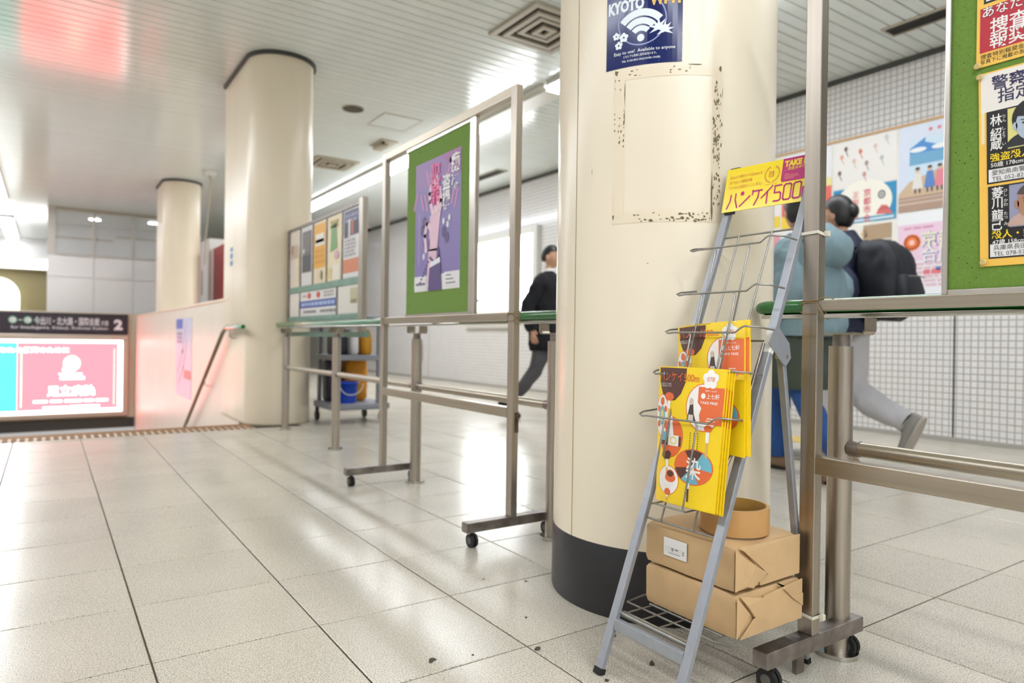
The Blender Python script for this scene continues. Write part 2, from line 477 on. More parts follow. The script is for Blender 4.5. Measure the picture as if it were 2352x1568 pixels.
# ---- the sides nobody looks at
struct('wall_back', MB().box(-6, 6.35, -4.65, -4.5, -0.1, CEIL+0.1), M['white'])
struct('wall_left', MB().box(-6.15, -6, -4.65, 24, -0.1, CEIL+0.1), M['white'])
struct('wall_far', MB().box(-6, 6.35, 24, 24.15, -0.1, CEIL+0.1), M['olive'])

# ---- panelled white wall with a band of windows above the stair end
wu = struct('wall_upper', MB().box(-0.01, 2.3, 16.62, 16.72, 0, 2.38), M['white'])
for i, (x0, x1) in enumerate(((-0.01, 0.79), (0.80, 1.50), (1.51, 2.3))):
    for (z0, z1) in ((0.02, 1.93), (1.94, 2.375)):
        obj('wall_panel', MB().box(x0+.004, x1-.004, 16.60, 16.625, z0, z1), M['white'], wu, bev=0.004)
wfm = mat('window_frame_grey', srgb(196, 190, 180), 0.4)
wn = struct('window_1', MB().box(-0.01, 0.12, 16.60, 16.72, 2.38, 3.35), wfm)
obj('window_head', MB().box(0.12, 2.3, 16.58, 16.72, 3.30, 3.35), M['vent'], wn)
obj('window_sill', MB().box(0.12, 2.3, 16.58, 16.72, 2.38, 2.42), wfm, wn)
for x in (0.79, 1.505): obj('mullion', MB().box(x-.025, x+.025, 16.62, 16.70, 2.42, 3.30), wfm, wn)
for a, b_ in ((0.12, .765), (.815, 1.48), (1.53, 2.3)):
    obj('pane', MB().box(a, b_, 16.655, 16.662, 2.42, 3.30), M['glass'], wn)
# room behind those windows
struct('wall_inner', MB().box(-0.01, 3.4, 19.2, 19.3, 0, CEIL), M['white'])
struct('trim_3', MB().box(-0.01, 1.3, 19.17, 19.2, 3.02, 3.06), M['beige'])
struct('trim_4', MB().box(1.36, 3.4, 19.17, 19.2, 3.12, 3.16), M['beige'])
# corridor to the left of it: lit panel over an opening, pale pier
struct('wall_corridor', MB().box(-6, 0.05, 22.8, 23.0, 0, 2.48), M['olive'])
struct('wall_header', MB().box(-6, 0.2, 22.7, 23.0, 2.48, CEIL), M['white'])
# ================================================================== columns
def cyl_pt(c, R, deg, z, off=0.0):
    a = math.radians(deg); return (c[0]+(R+off)*math.cos(a), c[1]+(R+off)*math.sin(a), z)
C1, R1 = (1.674, 1.591), 0.345
col1 = thing('column', 'thick round cream column with a black base band and a blue sticker', 'column', (*C1, 0))
def ring(c, R, z, n=96): return [cyl_pt(c, R, 360*i/n, z) for i in range(n)]
obj('shaft', MB().loft([ring(C1, R1, z) for z in (0.205, 3.35)], caps=False), M['cream'], col1)
obj('base_band', MB().loft([ring(C1, R1+.001, 0.0), ring(C1, R1+.0025, 0.004), ring(C1, R1+.0025, 0.199), ring(C1, R1, 0.206)], caps=False), M['black'], col1)
sm_ = MB()
for dg in (175.5, 176.0+180):
    sm_.add([cyl_pt(C1, R1, dg-.22, .207, .0007), cyl_pt(C1, R1, dg+.22, .207, .0007), cyl_pt(C1, R1, dg+.22, 3.35, .0007), cyl_pt(C1, R1, dg-.22, 3.35, .0007)], [(0,1,2,3)])
obj('seam', sm_, mat('seam_ochre', srgb(176, 146, 92), 0.6), col1)
obj('ceiling_ring', MB().loft([ring(C1, R1+.02, 3.32), ring(C1, R1+.02, 3.35)], caps=False), M['darktrim'], col1)
# old tape residue: a frame of dark gluey flecks
res, film = MB(), MB()
def on_c1(dg, z, off): return cyl_pt(C1, R1, dg, z, off)
def fleck(dg, z, rd, rz, n=7):
    a0 = random.random()*6; pts = []
    for i in range(n):
        a = a0+2*math.pi*i/n; k = 1+random.uniform(-.5, .4)
        pts.append(on_c1(dg+math.cos(a)*rd*k, z+math.sin(a)*rz*k, 0.0012))
    res.add(pts, [tuple(range(n))])
def strip(d0, d1, z0, z1):
    n = max(2, int(abs(d1-d0)/2)+1)
    for i in range(n):
        a, b_ = d0+(d1-d0)*i/n, d0+(d1-d0)*(i+1)/n
        film.add([on_c1(a, z0, .0006), on_c1(b_, z0, .0006), on_c1(b_, z1, .0006), on_c1(a, z1, .0006)], [(0,1,2,3)])
strip(199.4, 205, 1.136, 1.575); strip(246, 251, 1.136, 1.568); strip(205, 246, 1.545, 1.572); strip(205, 246, 1.136, 1.168)
random.seed(11)
for k in range(26):                       # left strip
    z = random.choice((random.uniform(1.33, 1.56), random.uniform(1.36, 1.46)))
    fleck(random.choice((199.9, 204.6, random.uniform(200, 205))), z, random.uniform(.15, .45), random.uniform(.002, .006))
for k in range(95):                       # right strip
    z = random.triangular(1.16, 1.55, 1.36)
    fleck(random.triangular(246, 251.2, 246.6 if random.random() < .4 else 249), z, random.uniform(.15, .5), random.uniform(.002, .007))
for k in range(46):                       # bottom strip
    fleck(random.triangular(206, 247, 238), random.uniform(1.138, 1.162), random.uniform(.2, .9), random.uniform(.0012, .004))
for k in range(12):                       # top strip
    fleck(random.uniform(206, 236), random.uniform(1.552, 1.571), random.uniform(.3, .9), random.uniform(.001, .003))
for dg, z, a, b_ in ((200.5, 1.568, .9, .009), (249.8, 1.566, .8, .008), (246.2, 1.22, .35, .045), (246.3, 1.17, .4, .03), (204.9, 1.50, .18, .035), (204.9, 1.44, .15, .03), (251, 1.50, .15, .025), (199.8, 1.155, .5, .01), (238, 1.575, 3.2, .0015), (217, 1.02, .6, .0012), (187, 1.30, .12, .008)):
    fleck(dg, z, a, b_, 8)
random.seed(7)
obj('tape_film', film, mat('tape_film', srgb(232, 218, 192), 0.35), col1)
obj('tape_residue', res, mat('tape_residue', srgb(118, 106, 76), 0.7, noise=0.25, nscale=90), col1, kind='stuff')

def pier(name, label, x0, x1, y0, y1, ztop, z0=0.0, ring_=True):
    """column with a rounded front and one flat side towards the stairs"""
    t = thing(name, label, 'column', ((x0+x1)/2, (y0+y1)/2, z0))
    R = (x1-x0)/2; cx, cy0 = (x0+x1)/2, y0+R
    def out(o):
        pts = [(x0-o, y1+o)]
        for i in range(25):
            a = math.pi+math.pi*i/24
            pts.append((cx+(R+o)*math.cos(a), cy0+(R+o)*math.sin(a)))
        pts.append((x1+o, y1+o))
        return pts
    obj('shaft', MB().prism(out(0), lambda p: (*p, z0), lambda p: (*p, ztop), smooth=False), M['cream2'], t)
    for p in t.children[0].data.polygons: p.use_smooth = len(p.vertices) == 4
    t.children[0].modifiers.new('es', 'EDGE_SPLIT').split_angle = math.radians(35)
    obj('ceiling_ring', MB().prism(out(.022), lambda p: (*p, ztop-.035), lambda p: (*p, ztop)), M['darktrim'], t)
    if ring_: obj('base_line', MB().prism(out(.004), lambda p: (*p, z0), lambda p: (*p, z0+.012)), M['beige'], t)
    return t
pr2 = pier('column', 'cream column with rounded front at the head of the stairs', 1.49, 2.08, 6.24, 7.45, CEIL)
pr3 = pier('column', 'farther cream column rising from the stair parapet', 1.56, 2.14, 12.35, 13.3, CEIL)
st_ = MB(); 
for k, (z0, z1, w_) in enumerate(((1.62, 1.66, .05), (1.55, 1.60, .05), (1.48, 1.53, .05))):
    st_.box(1.4875, 1.489, 7.10-w_, 7.10+w_, z0, z1)
obj('blue_notice', st_, ink(96, 140, 190), pr2)
# ================================================================== printing helper
def text_geo(s, bold=0.0, vertical=False, lead=1.05):
    out = []
    def one(t, ox, oy):
        cu = bpy.data.curves.new('t', 'FONT'); cu.body = t; cu.resolution_u = 2; cu.offset = bold*0.4
        o = bpy.data.objects.new('t', cu); me = o.to_mesh()
        vs = [(v.co.x+ox, v.co.y+oy) for v in me.vertices]; fs = [tuple(p.vertices) for p in me.polygons]
        o.to_mesh_clear(); bpy.data.objects.remove(o); bpy.data.curves.remove(cu)
        return vs, fs
    if vertical:
        V, Fs = [], []
        for k, ch in enumerate(s):
            vs, fs = one(ch, 0, -k*lead); n = len(V); V += vs; Fs += [tuple(i+n for i in f) for f in fs]
        return V, Fs
    return one(s, 0, 0)

class Print:
    """flat print in sheet coordinates (u to the right, v up, in metres) laid on a surface by fn(u, v, off)"""
    def __init__(s, fn, step=0.0003, sub=0):
        s.fn, s.step, s.mb, s.sub = fn, step, {}, sub
    def _m(s, col, name, own=False):
        if own:
            s.k = getattr(s, 'k', 0)+1; return s.mb.setdefault((name, col, s.k), MB())
        return s.mb.setdefault((name, col), MB())
    def poly(s, pts, col, layer=1, name='printed_shape'):
        s._m(col, name).add([(u, v, layer*s.step) for u, v in pts], [tuple(range(len(pts)))])
    def rect(s, u0, v0, u1, v1, col, layer=1, name='printed_shape', n=1):
        s._m(col, name, name == 'printed_ground').add([(u, v, layer*s.step) for u, v in ((u0, v0), (u1, v0), (u1, v1), (u0, v1))], [(0, 1, 2, 3)])
    def ell(s, u, v, ru, rv, col, layer=1, name='printed_shape', n=22, a0=0, a1=360, hole=None):
        P = [(u+ru*math.cos(math.radians(a0+(a1-a0)*i/n)), v+rv*math.sin(math.radians(a0+(a1-a0)*i/n))) for i in range(n+1)]
        if hole is None:
            if a1-a0 >= 360: P = P[:-1]
            else: P = [(u, v)] + P
            s.poly(P, col, layer, name)
        else:
            Q = [(u+ru*hole*math.cos(math.radians(a0+(a1-a0)*i/n)), v+rv*hole*math.sin(math.radians(a0+(a1-a0)*i/n))) for i in range(n+1)]
            for i in range(n): s.poly([P[i], P[i+1], Q[i+1], Q[i]], col, layer, name)
    def line(s, pts, w_, col, layer=1, name='printed_shape'):
        for (a, b_) in zip(pts[:-1], pts[1:]):
            d = Vector((b_[0]-a[0], b_[1]-a[1])); 
            if d.length < 1e-9: continue
            d.normalize(); n = Vector((-d.y, d.x))*w_/2; e = d*w_*0.35
            s.poly([(a[0]-e.x-n.x, a[1]-e.y-n.y), (b_[0]+e.x-n.x, b_[1]+e.y-n.y), (b_[0]+e.x+n.x, b_[1]+e.y+n.y), (a[0]-e.x+n.x, a[1]-e.y+n.y)], col, layer, name)
    def text(s, t, u, v, h, col, layer=2, align='l', width=None, bold=0.0, vertical=False, lead=1.05, skew=0.0, name='lettering', xs=1.0):
        V, Fs = text_geo(t, bold, vertical, lead)
        if not V: return
        x0, x1 = min(p[0] for p in V), max(p[0] for p in V)
        k = h/0.80
        kx = k*xs if width is None else width/(x1-x0)
        w_ = (x1-x0)*kx
        off = {'l': 0, 'c': -w_/2, 'r': -w_}[align]
        s._m(col, name, True).add([(u+off+(p[0]-x0)*kx+skew*p[1]*k, v+p[1]*k, layer*s.step) for p in V], Fs)
    def build(s, parent):
        for key, mb in s.mb.items():
            name, col = key[:2]; n0 = len(mb.f)
            if s.sub:                        # finer mesh so that flat shapes follow a bent sheet
                bm = bmesh.new(); vv = [bm.verts.new(p) for p in mb.v]
                for f in mb.f:
                    try: bm.faces.new([vv[i] for i in f])
                    except ValueError: pass
                bmesh.ops.triangulate(bm, faces=bm.faces[:])
                for _ in range(4):
                    le = [e for e in bm.edges if e.calc_length() > s.sub]
                    if not le: break
                    bmesh.ops.subdivide_edges(bm, edges=le, cuts=1); bmesh.ops.triangulate(bm, faces=bm.faces[:])
                bm.verts.index_update()
                mb.v = [tuple(v.co) for v in bm.verts]; mb.f = [tuple(v.index for v in f.verts) for f in bm.faces]; mb.sm = [False]*len(mb.f); bm.free()
            mb.v = [tuple(s.fn(*p)) for p in mb.v]
            obj(name, mb, ink(*col) if isinstance(col, tuple) else col, parent, kind='stuff' if len(key) == 2 and n0 > 1 else None)

def plane_fn(o, u, v, n):
    o, u, v, n = Vector(o), Vector(u), Vector(v), Vector(n)
    return lambda a, b_, d=0.0: o+u*a+v*b_+n*d
WHT, BLK, RED, YEL = (240, 238, 234), (26, 24, 24), (190, 34, 48), (248, 214, 30)

# ================================================================== handrails along the column line
def rounded_rail(y0, y1, x, zc, w_=0.062, hh=0.045, n=20, end0=True, end1=True):
    L = []
    ys = []
    r = 0.045
    if end0: ys += [(y0, .30), (y0+.006, .6), (y0+.016, .83), (y0+r*.7, .96)]
    ys += [(y0+r, 1), (y1-r, 1)]
    if end1: ys += [(y1-r*.7, .96), (y1-.016, .83), (y1-.006, .6), (y1, .30)]
    for y, k in ys: L.append(ell((x, y, zc), w_/2*k, hh/2*k, n, (1,0,0), (0,0,1), p=2.5))
    return MB().loft(L)
def handrail(label, y0, y1, posts, end0, end1, RX=1.70):
    t = thing('handrail', label, 'handrail', (RX, (y0+y1)/2, 0))
    obj('top_rail', rounded_rail(y0, y1, RX, 0.899, hh=.042, end0=end0, end1=end1), M['greenrail'], t)
    obj('under_strip', MB().box(RX-.026, RX+.026, y0+.03, y1-.03, 0.868, 0.879), M['chrome'], t, bev=.002)
    for y in posts:
        obj('post', MB().cyl((RX, y, 0.012), (RX, y, 0.795), 0.030, 24), M['steel'], t)
        obj('flange', MB().cyl((RX, y, 0.0), (RX, y, 0.012), 0.052, 28), M['chrome'], t, bev=.003)
        obj('post_cap', MB().cyl((RX, y, 0.795), (RX, y, 0.825), 0.021, 20), M['dsteel'], t)
        bk = MB()                            # U-shaped saddle that carries the rail
        prof = [(-.075, .866), (-.075, .835), (-.068, .826), (.068, .826), (.075, .835), (.075, .866)]
        for (a, c) in zip(prof[:-1], prof[1:]):
            bk.bar((RX, y+a[0], a[1]), (RX, y+c[0], c[1]), 0.05, 0.004, (1, 0, 0))
        obj('bracket', bk, M['steelh'], t)
    for a, b_ in zip(posts[:-1], posts[1:]):
        lo, hi = min(a, b_)+.032, max(a, b_)-.032
        obj('lower_bar', MB().cyl((RX, lo+.02, .535), (RX, hi-.02, .535), 0.0185, 20), M['steelh'], t)
        obj('bar_collar', MB().cyl((RX, lo-.006, .535), (RX, lo+.022, .535), 0.0205, 20), M['dsteel'], t)
        obj('bar_collar', MB().cyl((RX, hi-.022, .535), (RX, hi+.006, .535), 0.0205, 20), M['dsteel'], t)
    return t
handrail('green-topped handrail beside the wanted poster stand', -1.5, 1.238, [0.985, -0.25, -1.45], False, True)
handrail('long green-topped handrail beyond the near column running to the stairs', 1.98, 6.20, [5.95, 4.71, 3.44, 2.19], False, True)

# stair handrail on the parapet
t = thing('handrail', 'slim metal handrail descending along the pale stair wall', 'handrail', (SX-.06, 8.0, 0.3))
hx = SX-0.07
path = [(hx, 6.50, .875), (hx, 6.80, .875), (hx, 7.02, .87), (hx, 7.16, .83)]
for k in range(1, 12): path.append((hx, 7.16+k*.35, .83-.544*k*.35))
obj('rail', MB().tube(path, 0.020, 12), mat('stair_rail', srgb(120, 108, 78), 0.3, metal=0.8), t)
obj('rail_end', MB().tube([(hx, 6.32, .878), (hx, 6.42, .878), (hx, 6.62, .876), (hx, 6.95, .873)], [0.02, 0.026, 0.026, 0.026], 12), M['greenrail'], t)
for k, y in enumerate((6.85, 8.05, 9.2, 10.3)):
    z = .875 if y < 7 else .83-.544*(y-7.16)
    obj('bracket', MB().tube([(hx, y, z-.015), (hx, y, z-.085), (hx+.02, y, z-.10), (SX-.003, y, z-.10)], 0.007, 8).cyl((SX-.006, y, z-.10), (SX, y, z-.10), .028, 14), M['chrome'], t)

# ================================================================== notice stands
hubm = mat('caster_hub', srgb(92, 92, 84), .5)
def caster(t, x, y, z):
    obj('caster', MB().cyl((x-.013, y, .026), (x-.003, y, .026), .026, 20).cyl((x+.003, y, .026), (x+.013, y, .026), .026, 20)
        .box(x-.004, x+.004, y-.012, y+.012, .03, z), M['rubber'], t, bev=.002)
    obj('caster_hub', MB().cyl((x-.0145, y, .026), (x+.0145, y, .026), .013, 16), hubm, t)
def base_bar(t, x0, x1, y, z0=.060, z1=.098, w_=.042):
    obj('base_bar', MB().box(x0, x1, y-w_/2, y+w_/2, z0, z1), M['dsteel'], t, bev=.0025)
    caster(t, x0+.035, y, z0); caster(t, x1-.035, y, z0)

# --- the near stand on the right
PXN = 1.54
rs = thing('notice_stand', 'steel notice stand at the right edge with wanted posters on its green board', 'notice stand', (PXN, .3, 0))
for y in (.965, -.36):
    obj('post', MB().box(PXN-.015, PXN+.015, y-.02, y+.02, .098, 1.80), M['steel'], rs, bev=.002)
    base_bar(rs, 1.352, 1.752, y)
obj('foot_plate', MB().box(1.505, 1.535, .972, .984, 0, .06), M['dsteel'], rs)
obj('top_bar', MB().box(PXN-.015, PXN+.015, -.34, .945, 1.76, 1.80), M['steelh'], rs, bev=.002)
obj('middle_bar', MB().box(PXN-.016, PXN+.016, -.34, .945, .879, .9045), M['steelh'], rs, bev=.002)
obj('lower_bar', MB().box(PXN-.016, PXN+.016, -.34, .945, .488, .530), M['steelh'], rs, bev=.002)
bd = obj('board', MB().box(PXN-.005, PXN+.012, -.02, .668, .905, 1.76), M['felt'], rs)
a0 = .0115
for (y0, y1) in ((-.02-a0, -.02), (.662, .662+a0)):
    obj('frame_side', MB().box(PXN-.011, PXN+.012, y0, y1, .905, 1.76), M['alu'], rs, bev=.002)
obj('frame_bottom', MB().box(PXN-.0112, PXN+.012, -.02, .662, .903, .915), M['alu'], rs, bev=.002)
hl = MB()
random.seed(3)
for k in range(120):
    y = random.choice((random.uniform(.615, .655), random.uniform(.60, .655), random.uniform(.3, .6))); z = random.uniform(.92, 1.5)
    if y < .605 and z > .958: continue
    blot(hl, (PXN-.0053, y, z), (0, 1, 0), (0, 0, 1), random.uniform(.0006, .0013), 1, 6)
random.seed(7)
obj('pin_holes', hl, M['dark'], bd, kind='stuff')

# --- the stand beyond the near column with the purple poster
ls = thing('notice_stand', 'steel notice stand with a green board and purple poster left of the near column', 'notice stand', (PXN, 2.88, 0))
Y0, Y1 = 2.255, 3.52
for y in (Y0, Y1):
    obj('post', MB().box(PXN-.015, PXN+.015, y-.02, y+.02, .098, 1.81), M['steel'], ls, bev=.002)
    base_bar(ls, 1.325, 1.755, y)
obj('top_bar', MB().box(PXN-.015, PXN+.015, Y0+.02, Y1-.02, 1.77, 1.81), M['steelh'], ls, bev=.002)
obj('middle_bar', MB().box(PXN-.017, PXN+.017, Y0+.02, Y1-.02, .875, .908), M['steelh'], ls, bev=.002)
obj('lower_bar', MB().box(PXN-.017, PXN+.017, Y0+.02, Y1-.02, .487, .528), M['steelh'], ls, bev=.002)
bd2 = obj('board', MB().box(PXN-.006, PXN+.010, 2.605, 3.235, .912, 1.77), M['felt'], ls)
obj('board_upright', MB().box(PXN-.010, PXN+.012, 2.555, 2.603, .910, 1.775), M['alu'], ls, bev=.002)
obj('board_channel', MB().box(PXN-.010, PXN+.012, 2.60, 3.24, .908, .920), M['alu'], ls)
obj('board_channel', MB().box(PXN-.010, PXN+.012, 2.60, 3.24, 1.755, 1.768), M['alu'], ls)
obj('rust_patch', MB().box(PXN-.004, PXN+.0155, Y0-.0206, Y0-.0198, .43, .51), mat('rust', srgb(96, 74, 54), 0.7, noise=.4, nscale=50), ls)
hl = MB()
for k in range(26): blot(hl, (PXN-.0063, random.uniform(2.62, 3.22), random.uniform(.93, 1.74)), (0, 1, 0), (0, 0, 1), random.uniform(.002, .004), 1, 6)
obj('pin_holes', hl, M['dark'], bd2, kind='stuff')
# crime-prevention poster
po = thing('poster', 'purple poster of a reaching hand pinned to the far green board', 'poster', (PXN-.008, 2.90, 1.03))
pf = plane_fn((PXN-.0075, 3.135, 1.030), (0, -1, 0), (0, 0, 1), (-1, 0, 0))
P = Print(pf, .0005)
W_, H_ = .455, .635
obj('sheet', MB().box(PXN-.0075, PXN-.0065, 3.135-W_, 3.135, 1.03, 1.03+H_), M['paper'], po)
PUR, PU2, PU3, SKN = (134, 120, 176), (148, 116, 170), (160, 104, 160), (226, 190, 206)
P.rect(0, .075, W_, H_, PUR, 1, 'printed_ground')
P.poly([(0, .50), (W_, .52), (W_, H_), (0, H_)], PU2, 2, 'printed_ground')
P.poly([(.25, H_), (W_, .53), (W_, H_)], PU3, 3, 'printed_ground')
for a, b_, c in ((.12, .58, 1), (.16, .565, 1), (.02, .49, -1), (.06, .48, 1), (.10, .47, 1), (.40, .47, -1), (.43, .45, -1), (.36, .60, -1)):
    P.line([(a, b_), (a+.03*c, b_-.075)], .018, (186, 132, 176), 3)
P.line([(.18, .06), (.195, .22), (.20, .33)], .085, SKN, 4, 'printed_hand')
P.poly([(.16, .20), (.24, .20), (.27, .38), (.23, .42), (.17, .36)], SKN, 5, 'printed_hand')
for pts in ([(.19, .37), (.165, .43), (.155, .47), (.175, .50)], [(.215, .38), (.20, .46), (.19, .50), (.215, .53)], [(.24, .38), (.245, .46), (.225, .54)], [(.255, .36), (.275, .42), (.26, .48)], [(.17, .30), (.13, .33), (.11, .27), (.125, .20)]):
    P.line(pts, .026, (232, 200, 214), 6, 'printed_hand')
P.line([(.165, .16), (.215, .135), (.26, .16), (.25, .20)], .012, (74, 62, 100), 7)
for k in range(7): P.ell(.15-.014*k, .14-.016*k, .009, .006, (74, 62, 100), 7, n=8)
for (u, v) in ((.10, .34), (.085, .30), (.11, .24), (.30, .27), (.33, .24)): P.ell(u, v, .020, .028, (92, 78, 128), 4, n=10)
for (u, v) in ((.34, .30), (.355, .33), (.12, .20), (.10, .17), (.30, .32)): P.ell(u, v, .012, .016, (224, 224, 232), 5, n=8)
P.poly([(.15, 0), (.29, 0), (.275, .13), (.165, .11)], (92, 74, 128), 8)
P.poly([(.165, .11), (.275, .13), (.27, .155), (.175, .135)], (232, 232, 240), 9)
P.text('痴漢', .368, .553, .062, WHT, 8, vertical=True, bold=.05, lead=.96, xs=1.05)
P.text('や', .395, .450, .028, WHT, 8, bold=.04)
P.text('盗撮', .288, .470, .062, WHT, 8, vertical=True, bold=.05, lead=.96, xs=1.0)
P.text('は', .305, .370, .026, WHT, 8, bold=.04)
P.text('犯罪', .165, .520, .084, (226, 92, 150), 8, vertical=True, bold=.06, lead=.98, xs=.95)
P.rect(0, .006, .13, .075, (228, 226, 228), 4, 'printed_ground'); P.rect(.31, .012, W_, .08, (228, 226, 228), 4, 'printed_ground')
for k in range(3): P.rect(.33, .025+k*.018, .42-.02*k, .030+k*.018, (120, 112, 130), 6)
P.rect(.02, .03, .12, .042, (120, 112, 130), 6)
for k in range(26): P.rect(.045, .38-k*.010, .050, .385-k*.010, (220, 214, 232), 6)
P.build(po)

# --- wanted posters on the near board
def ycoord(label, nm, y_l, z0, z1, width=.42):
    t_ = thing('poster', label, 'poster', (PXN-.006, y_l-width/2, z0), None)
    return t_
pw = thing('poster', 'yellow police poster with a red reward panel, upper of the two on the near board', 'poster', (PXN-.006, .42, 1.352))
U0 = .6165
fnw = plane_fn((PXN-.0075, U0, 0), (0, -1, 0), (0, 0, 1), (-1, 0, 0))
YP = (246, 196, 84)
obj('sheet', MB().box(PXN-.0075, PXN-.0068, U0-.40, U0, 1.354, 1.745), ink(*YP), pw)
P = Print(fnw, .00025)
P.rect(.012, 1.478, .20, 1.60, BLK, 1); P.rect(.016, 1.482, .20, 1.60, (228, 226, 224), 2)
P.rect(.006, 1.382, .40, 1.4705, (186, 34, 52), 1)
P.text('あなたの情報が', .0105, 1.4525, .019, BLK, 2, bold=.06)
P.text('あなたの情報が', .0105, 1.4525, .019, WHT, 3, bold=.02)
P.text('捜査特別', .0235, 1.4175, .026, WHT, 2, bold=.03)
P.text('報奨金', .0235, 1.388, .026, WHT, 2, bold=.03)
P.text('捜査特別報奨金等に関する', .0075, 1.3700, .0085, BLK, 2)
P.text('写真下に掲載の各警察署電話', .0080, 1.3600, .0075, BLK, 2)
P.build(pw)
pw2 = thing('poster', 'white and yellow police poster with two mug shots, lower on the near board', 'poster', (PXN-.006, .42, .957))
def fn2(u, v, d=0.0):                        # slightly tilted sheet
    th = 0.022
    return Vector((PXN-.0075-d, .612-(u+(1.34-v)*th), v+u*0.0))
obj('sheet', MB().add([fn2(0, .9575, -.0006), fn2(.40, .9575, -.0006), fn2(.40, 1.341, -.0006), fn2(0, 1.341, -.0006), fn2(0, .9575), fn2(.40, .9575), fn2(.40, 1.341), fn2(0, 1.341)],
    [(3,2,1,0),(4,5,6,7),(0,1,5,4),(1,2,6,5),(2,3,7,6),(3,0,4,7)]), ink(*YP), pw2)
P = Print(fn2, .00025)
P.rect(.004, 1.262, .40, 1.338, (236, 230, 222), 1, 'printed_ground')
P.rect(.004, 1.20, .010, 1.262, (240, 222, 180), 1, 'printed_ground')
P.text('警察庁', .0225, 1.305, .0235, (44, 40, 84), 2, bold=.035)
P.text('指定', .0330, 1.2775, .0235, (44, 40, 84), 2, bold=.035)
def mug(u0, zt, zb, ph_t, ph_b, photo, hair, skin, name, kana, l1, l2, l3, l4):
    for c0 in (u0, u0+.125, u0+.25):
        P.rect(c0, zb, c0+.121, zt, BLK, 2, 'printed_ground'); P.rect(c0+.003, zb+.003, c0+.118, zb+.028, (232, 230, 228), 3, 'printed_ground')
        if c0 > u0:
            P.rect(c0+.036, ph_b, c0+.101, ph_t, (176, 178, 186), 3, 'printed_photo'); P.ell(c0+.07, ph_b+.002, .028, .03, (70, 70, 78), 4, 'printed_photo', a0=0, a1=180); P.ell(c0+.07, (ph_t+ph_b)/2+.004, .020, .027, (190, 158, 140), 6, 'printed_photo'); P.ell(c0+.07, (ph_t+ph_b)/2+.014, .021, .020, (36, 32, 32), 7, 'printed_photo', a0=10, a1=170)
    P.rect(u0+.036, ph_b, .115, ph_t, photo, 3, 'printed_photo')
    cxx, cz = u0+.073, (ph_t+ph_b)/2+.004
    P.ell(cxx, ph_b+.002, .040, .026, skin[1], 4, 'printed_photo', a0=0, a1=180)
    P.poly([(cxx-.013, ph_b+.018), (cxx+.013, ph_b+.018), (cxx+.013, ph_b+.035), (cxx-.013, ph_b+.035)], skin[0], 5, 'printed_photo')
    if hair[1]:
        P.ell(cxx, cz+.012, .030, .034, hair[0], 5, 'printed_photo')
    P.ell(cxx, cz, .0235, .032, skin[0], 6, 'printed_photo')
    P.ell(cxx-.0245, cz-.002, .004, .008, skin[0], 6, 'printed_photo', n=10)
    P.ell(cxx, cz+.012, .0245, .0235, hair[0], 7, 'printed_photo', a0=12, a1=168)
    for s in (-1, 1):
        P.ell(cxx+s*.0095, cz+.002, .0042, .0018, BLK, 8, 'printed_photo', n=10)
        P.line([(cxx+s*.005, cz+.0075), (cxx+s*.0145, cz+.008)], .0016, hair[0], 8, 'printed_photo')
    P.line([(cxx, cz+.001), (cxx-.003, cz-.009), (cxx+.002, cz-.010)], .0011, skin[2], 8, 'printed_photo')
    P.line([(cxx-.007, cz-.0175), (cxx+.007, cz-.0175)], .0018, skin[2], 8, 'printed_photo')
    for (ch, z) in name: P.text(ch, u0+.0065, z, .0195, WHT, 4, bold=.03, xs=.85)
    for (ch, z) in kana: P.text(ch, u0+.0268, z, .0062, WHT, 4, vertical=True, lead=1.0)
    P.text(l1, u0+.006, ph_b-.0185, .0140, YEL, 4, bold=.03)
    P.text(l2, u0+.007, ph_b-.0305, .0088, WHT, 4, bold=.02)
    P.text(l3, u0+.009, zb+.0165, .0090, (50, 48, 60), 4)
    P.text(l4, u0+.009, zb+.0050, .0090, (50, 48, 60), 4)
mug(.0135, 1.262, 1.119, 1.259, 1.182, (222, 214, 130), ((30, 28, 30), 1), ((176, 190, 206), (38, 38, 44), (70, 74, 86)),
    (('林', 1.2335), ('紹', 1.2065), ('蔵', 1.1865)), (('りん', 1.244), ('しょう', 1.221), ('い', 1.1905)), '強盗殺人', '50歳 178cm位 H8', '愛知県南警察署', 'TEL 052-822-0110')
P2_ = P
mug(.0150, 1.114, .972, 1.111, 1.030, (150, 152, 178), ((84, 70, 66), 0), ((176, 128, 102), (196, 164, 150), (112, 72, 60)),
    (('菱', 1.0905), ('川', 1.0715), ('龍', 1.0465), ('己', 1.0285)), (('ひし', 1.0995), ('かわ', 1.080), ('たつ', 1.055), ('み', 1.035)), '殺人・銃刀法', '47歳 158cm位 H2', '兵庫県長田警察署', 'TEL 078-578-0110')
P.build(pw2)
gold = mat('pin_clear', srgb(206, 182, 120), 0.15, spec=0.7, coat=0.5)
for (y, z, lb) in ((.6135, 1.3575, 'clear push pin at the lower corner of the red reward poster'), (.6085, 1.3345, 'clear push pin at the upper corner of the mug shot poster'), (.5975, .9660, 'clear push pin at the bottom corner of the mug shot poster')):
    t = thing('push_pin', lb, 'push pin', (PXN-.010, y, z), 'push pins on the near board')
    obj('head', MB().cyl((PXN-.0115, y, z), (PXN-.0135, y, z), .0064, 18, .0050), gold, t, bev=.0006)
    obj('pin', MB().cyl((PXN-.0115, y, z), (PXN-.0055, y, z), .0012, 8), M['chrome'], t)

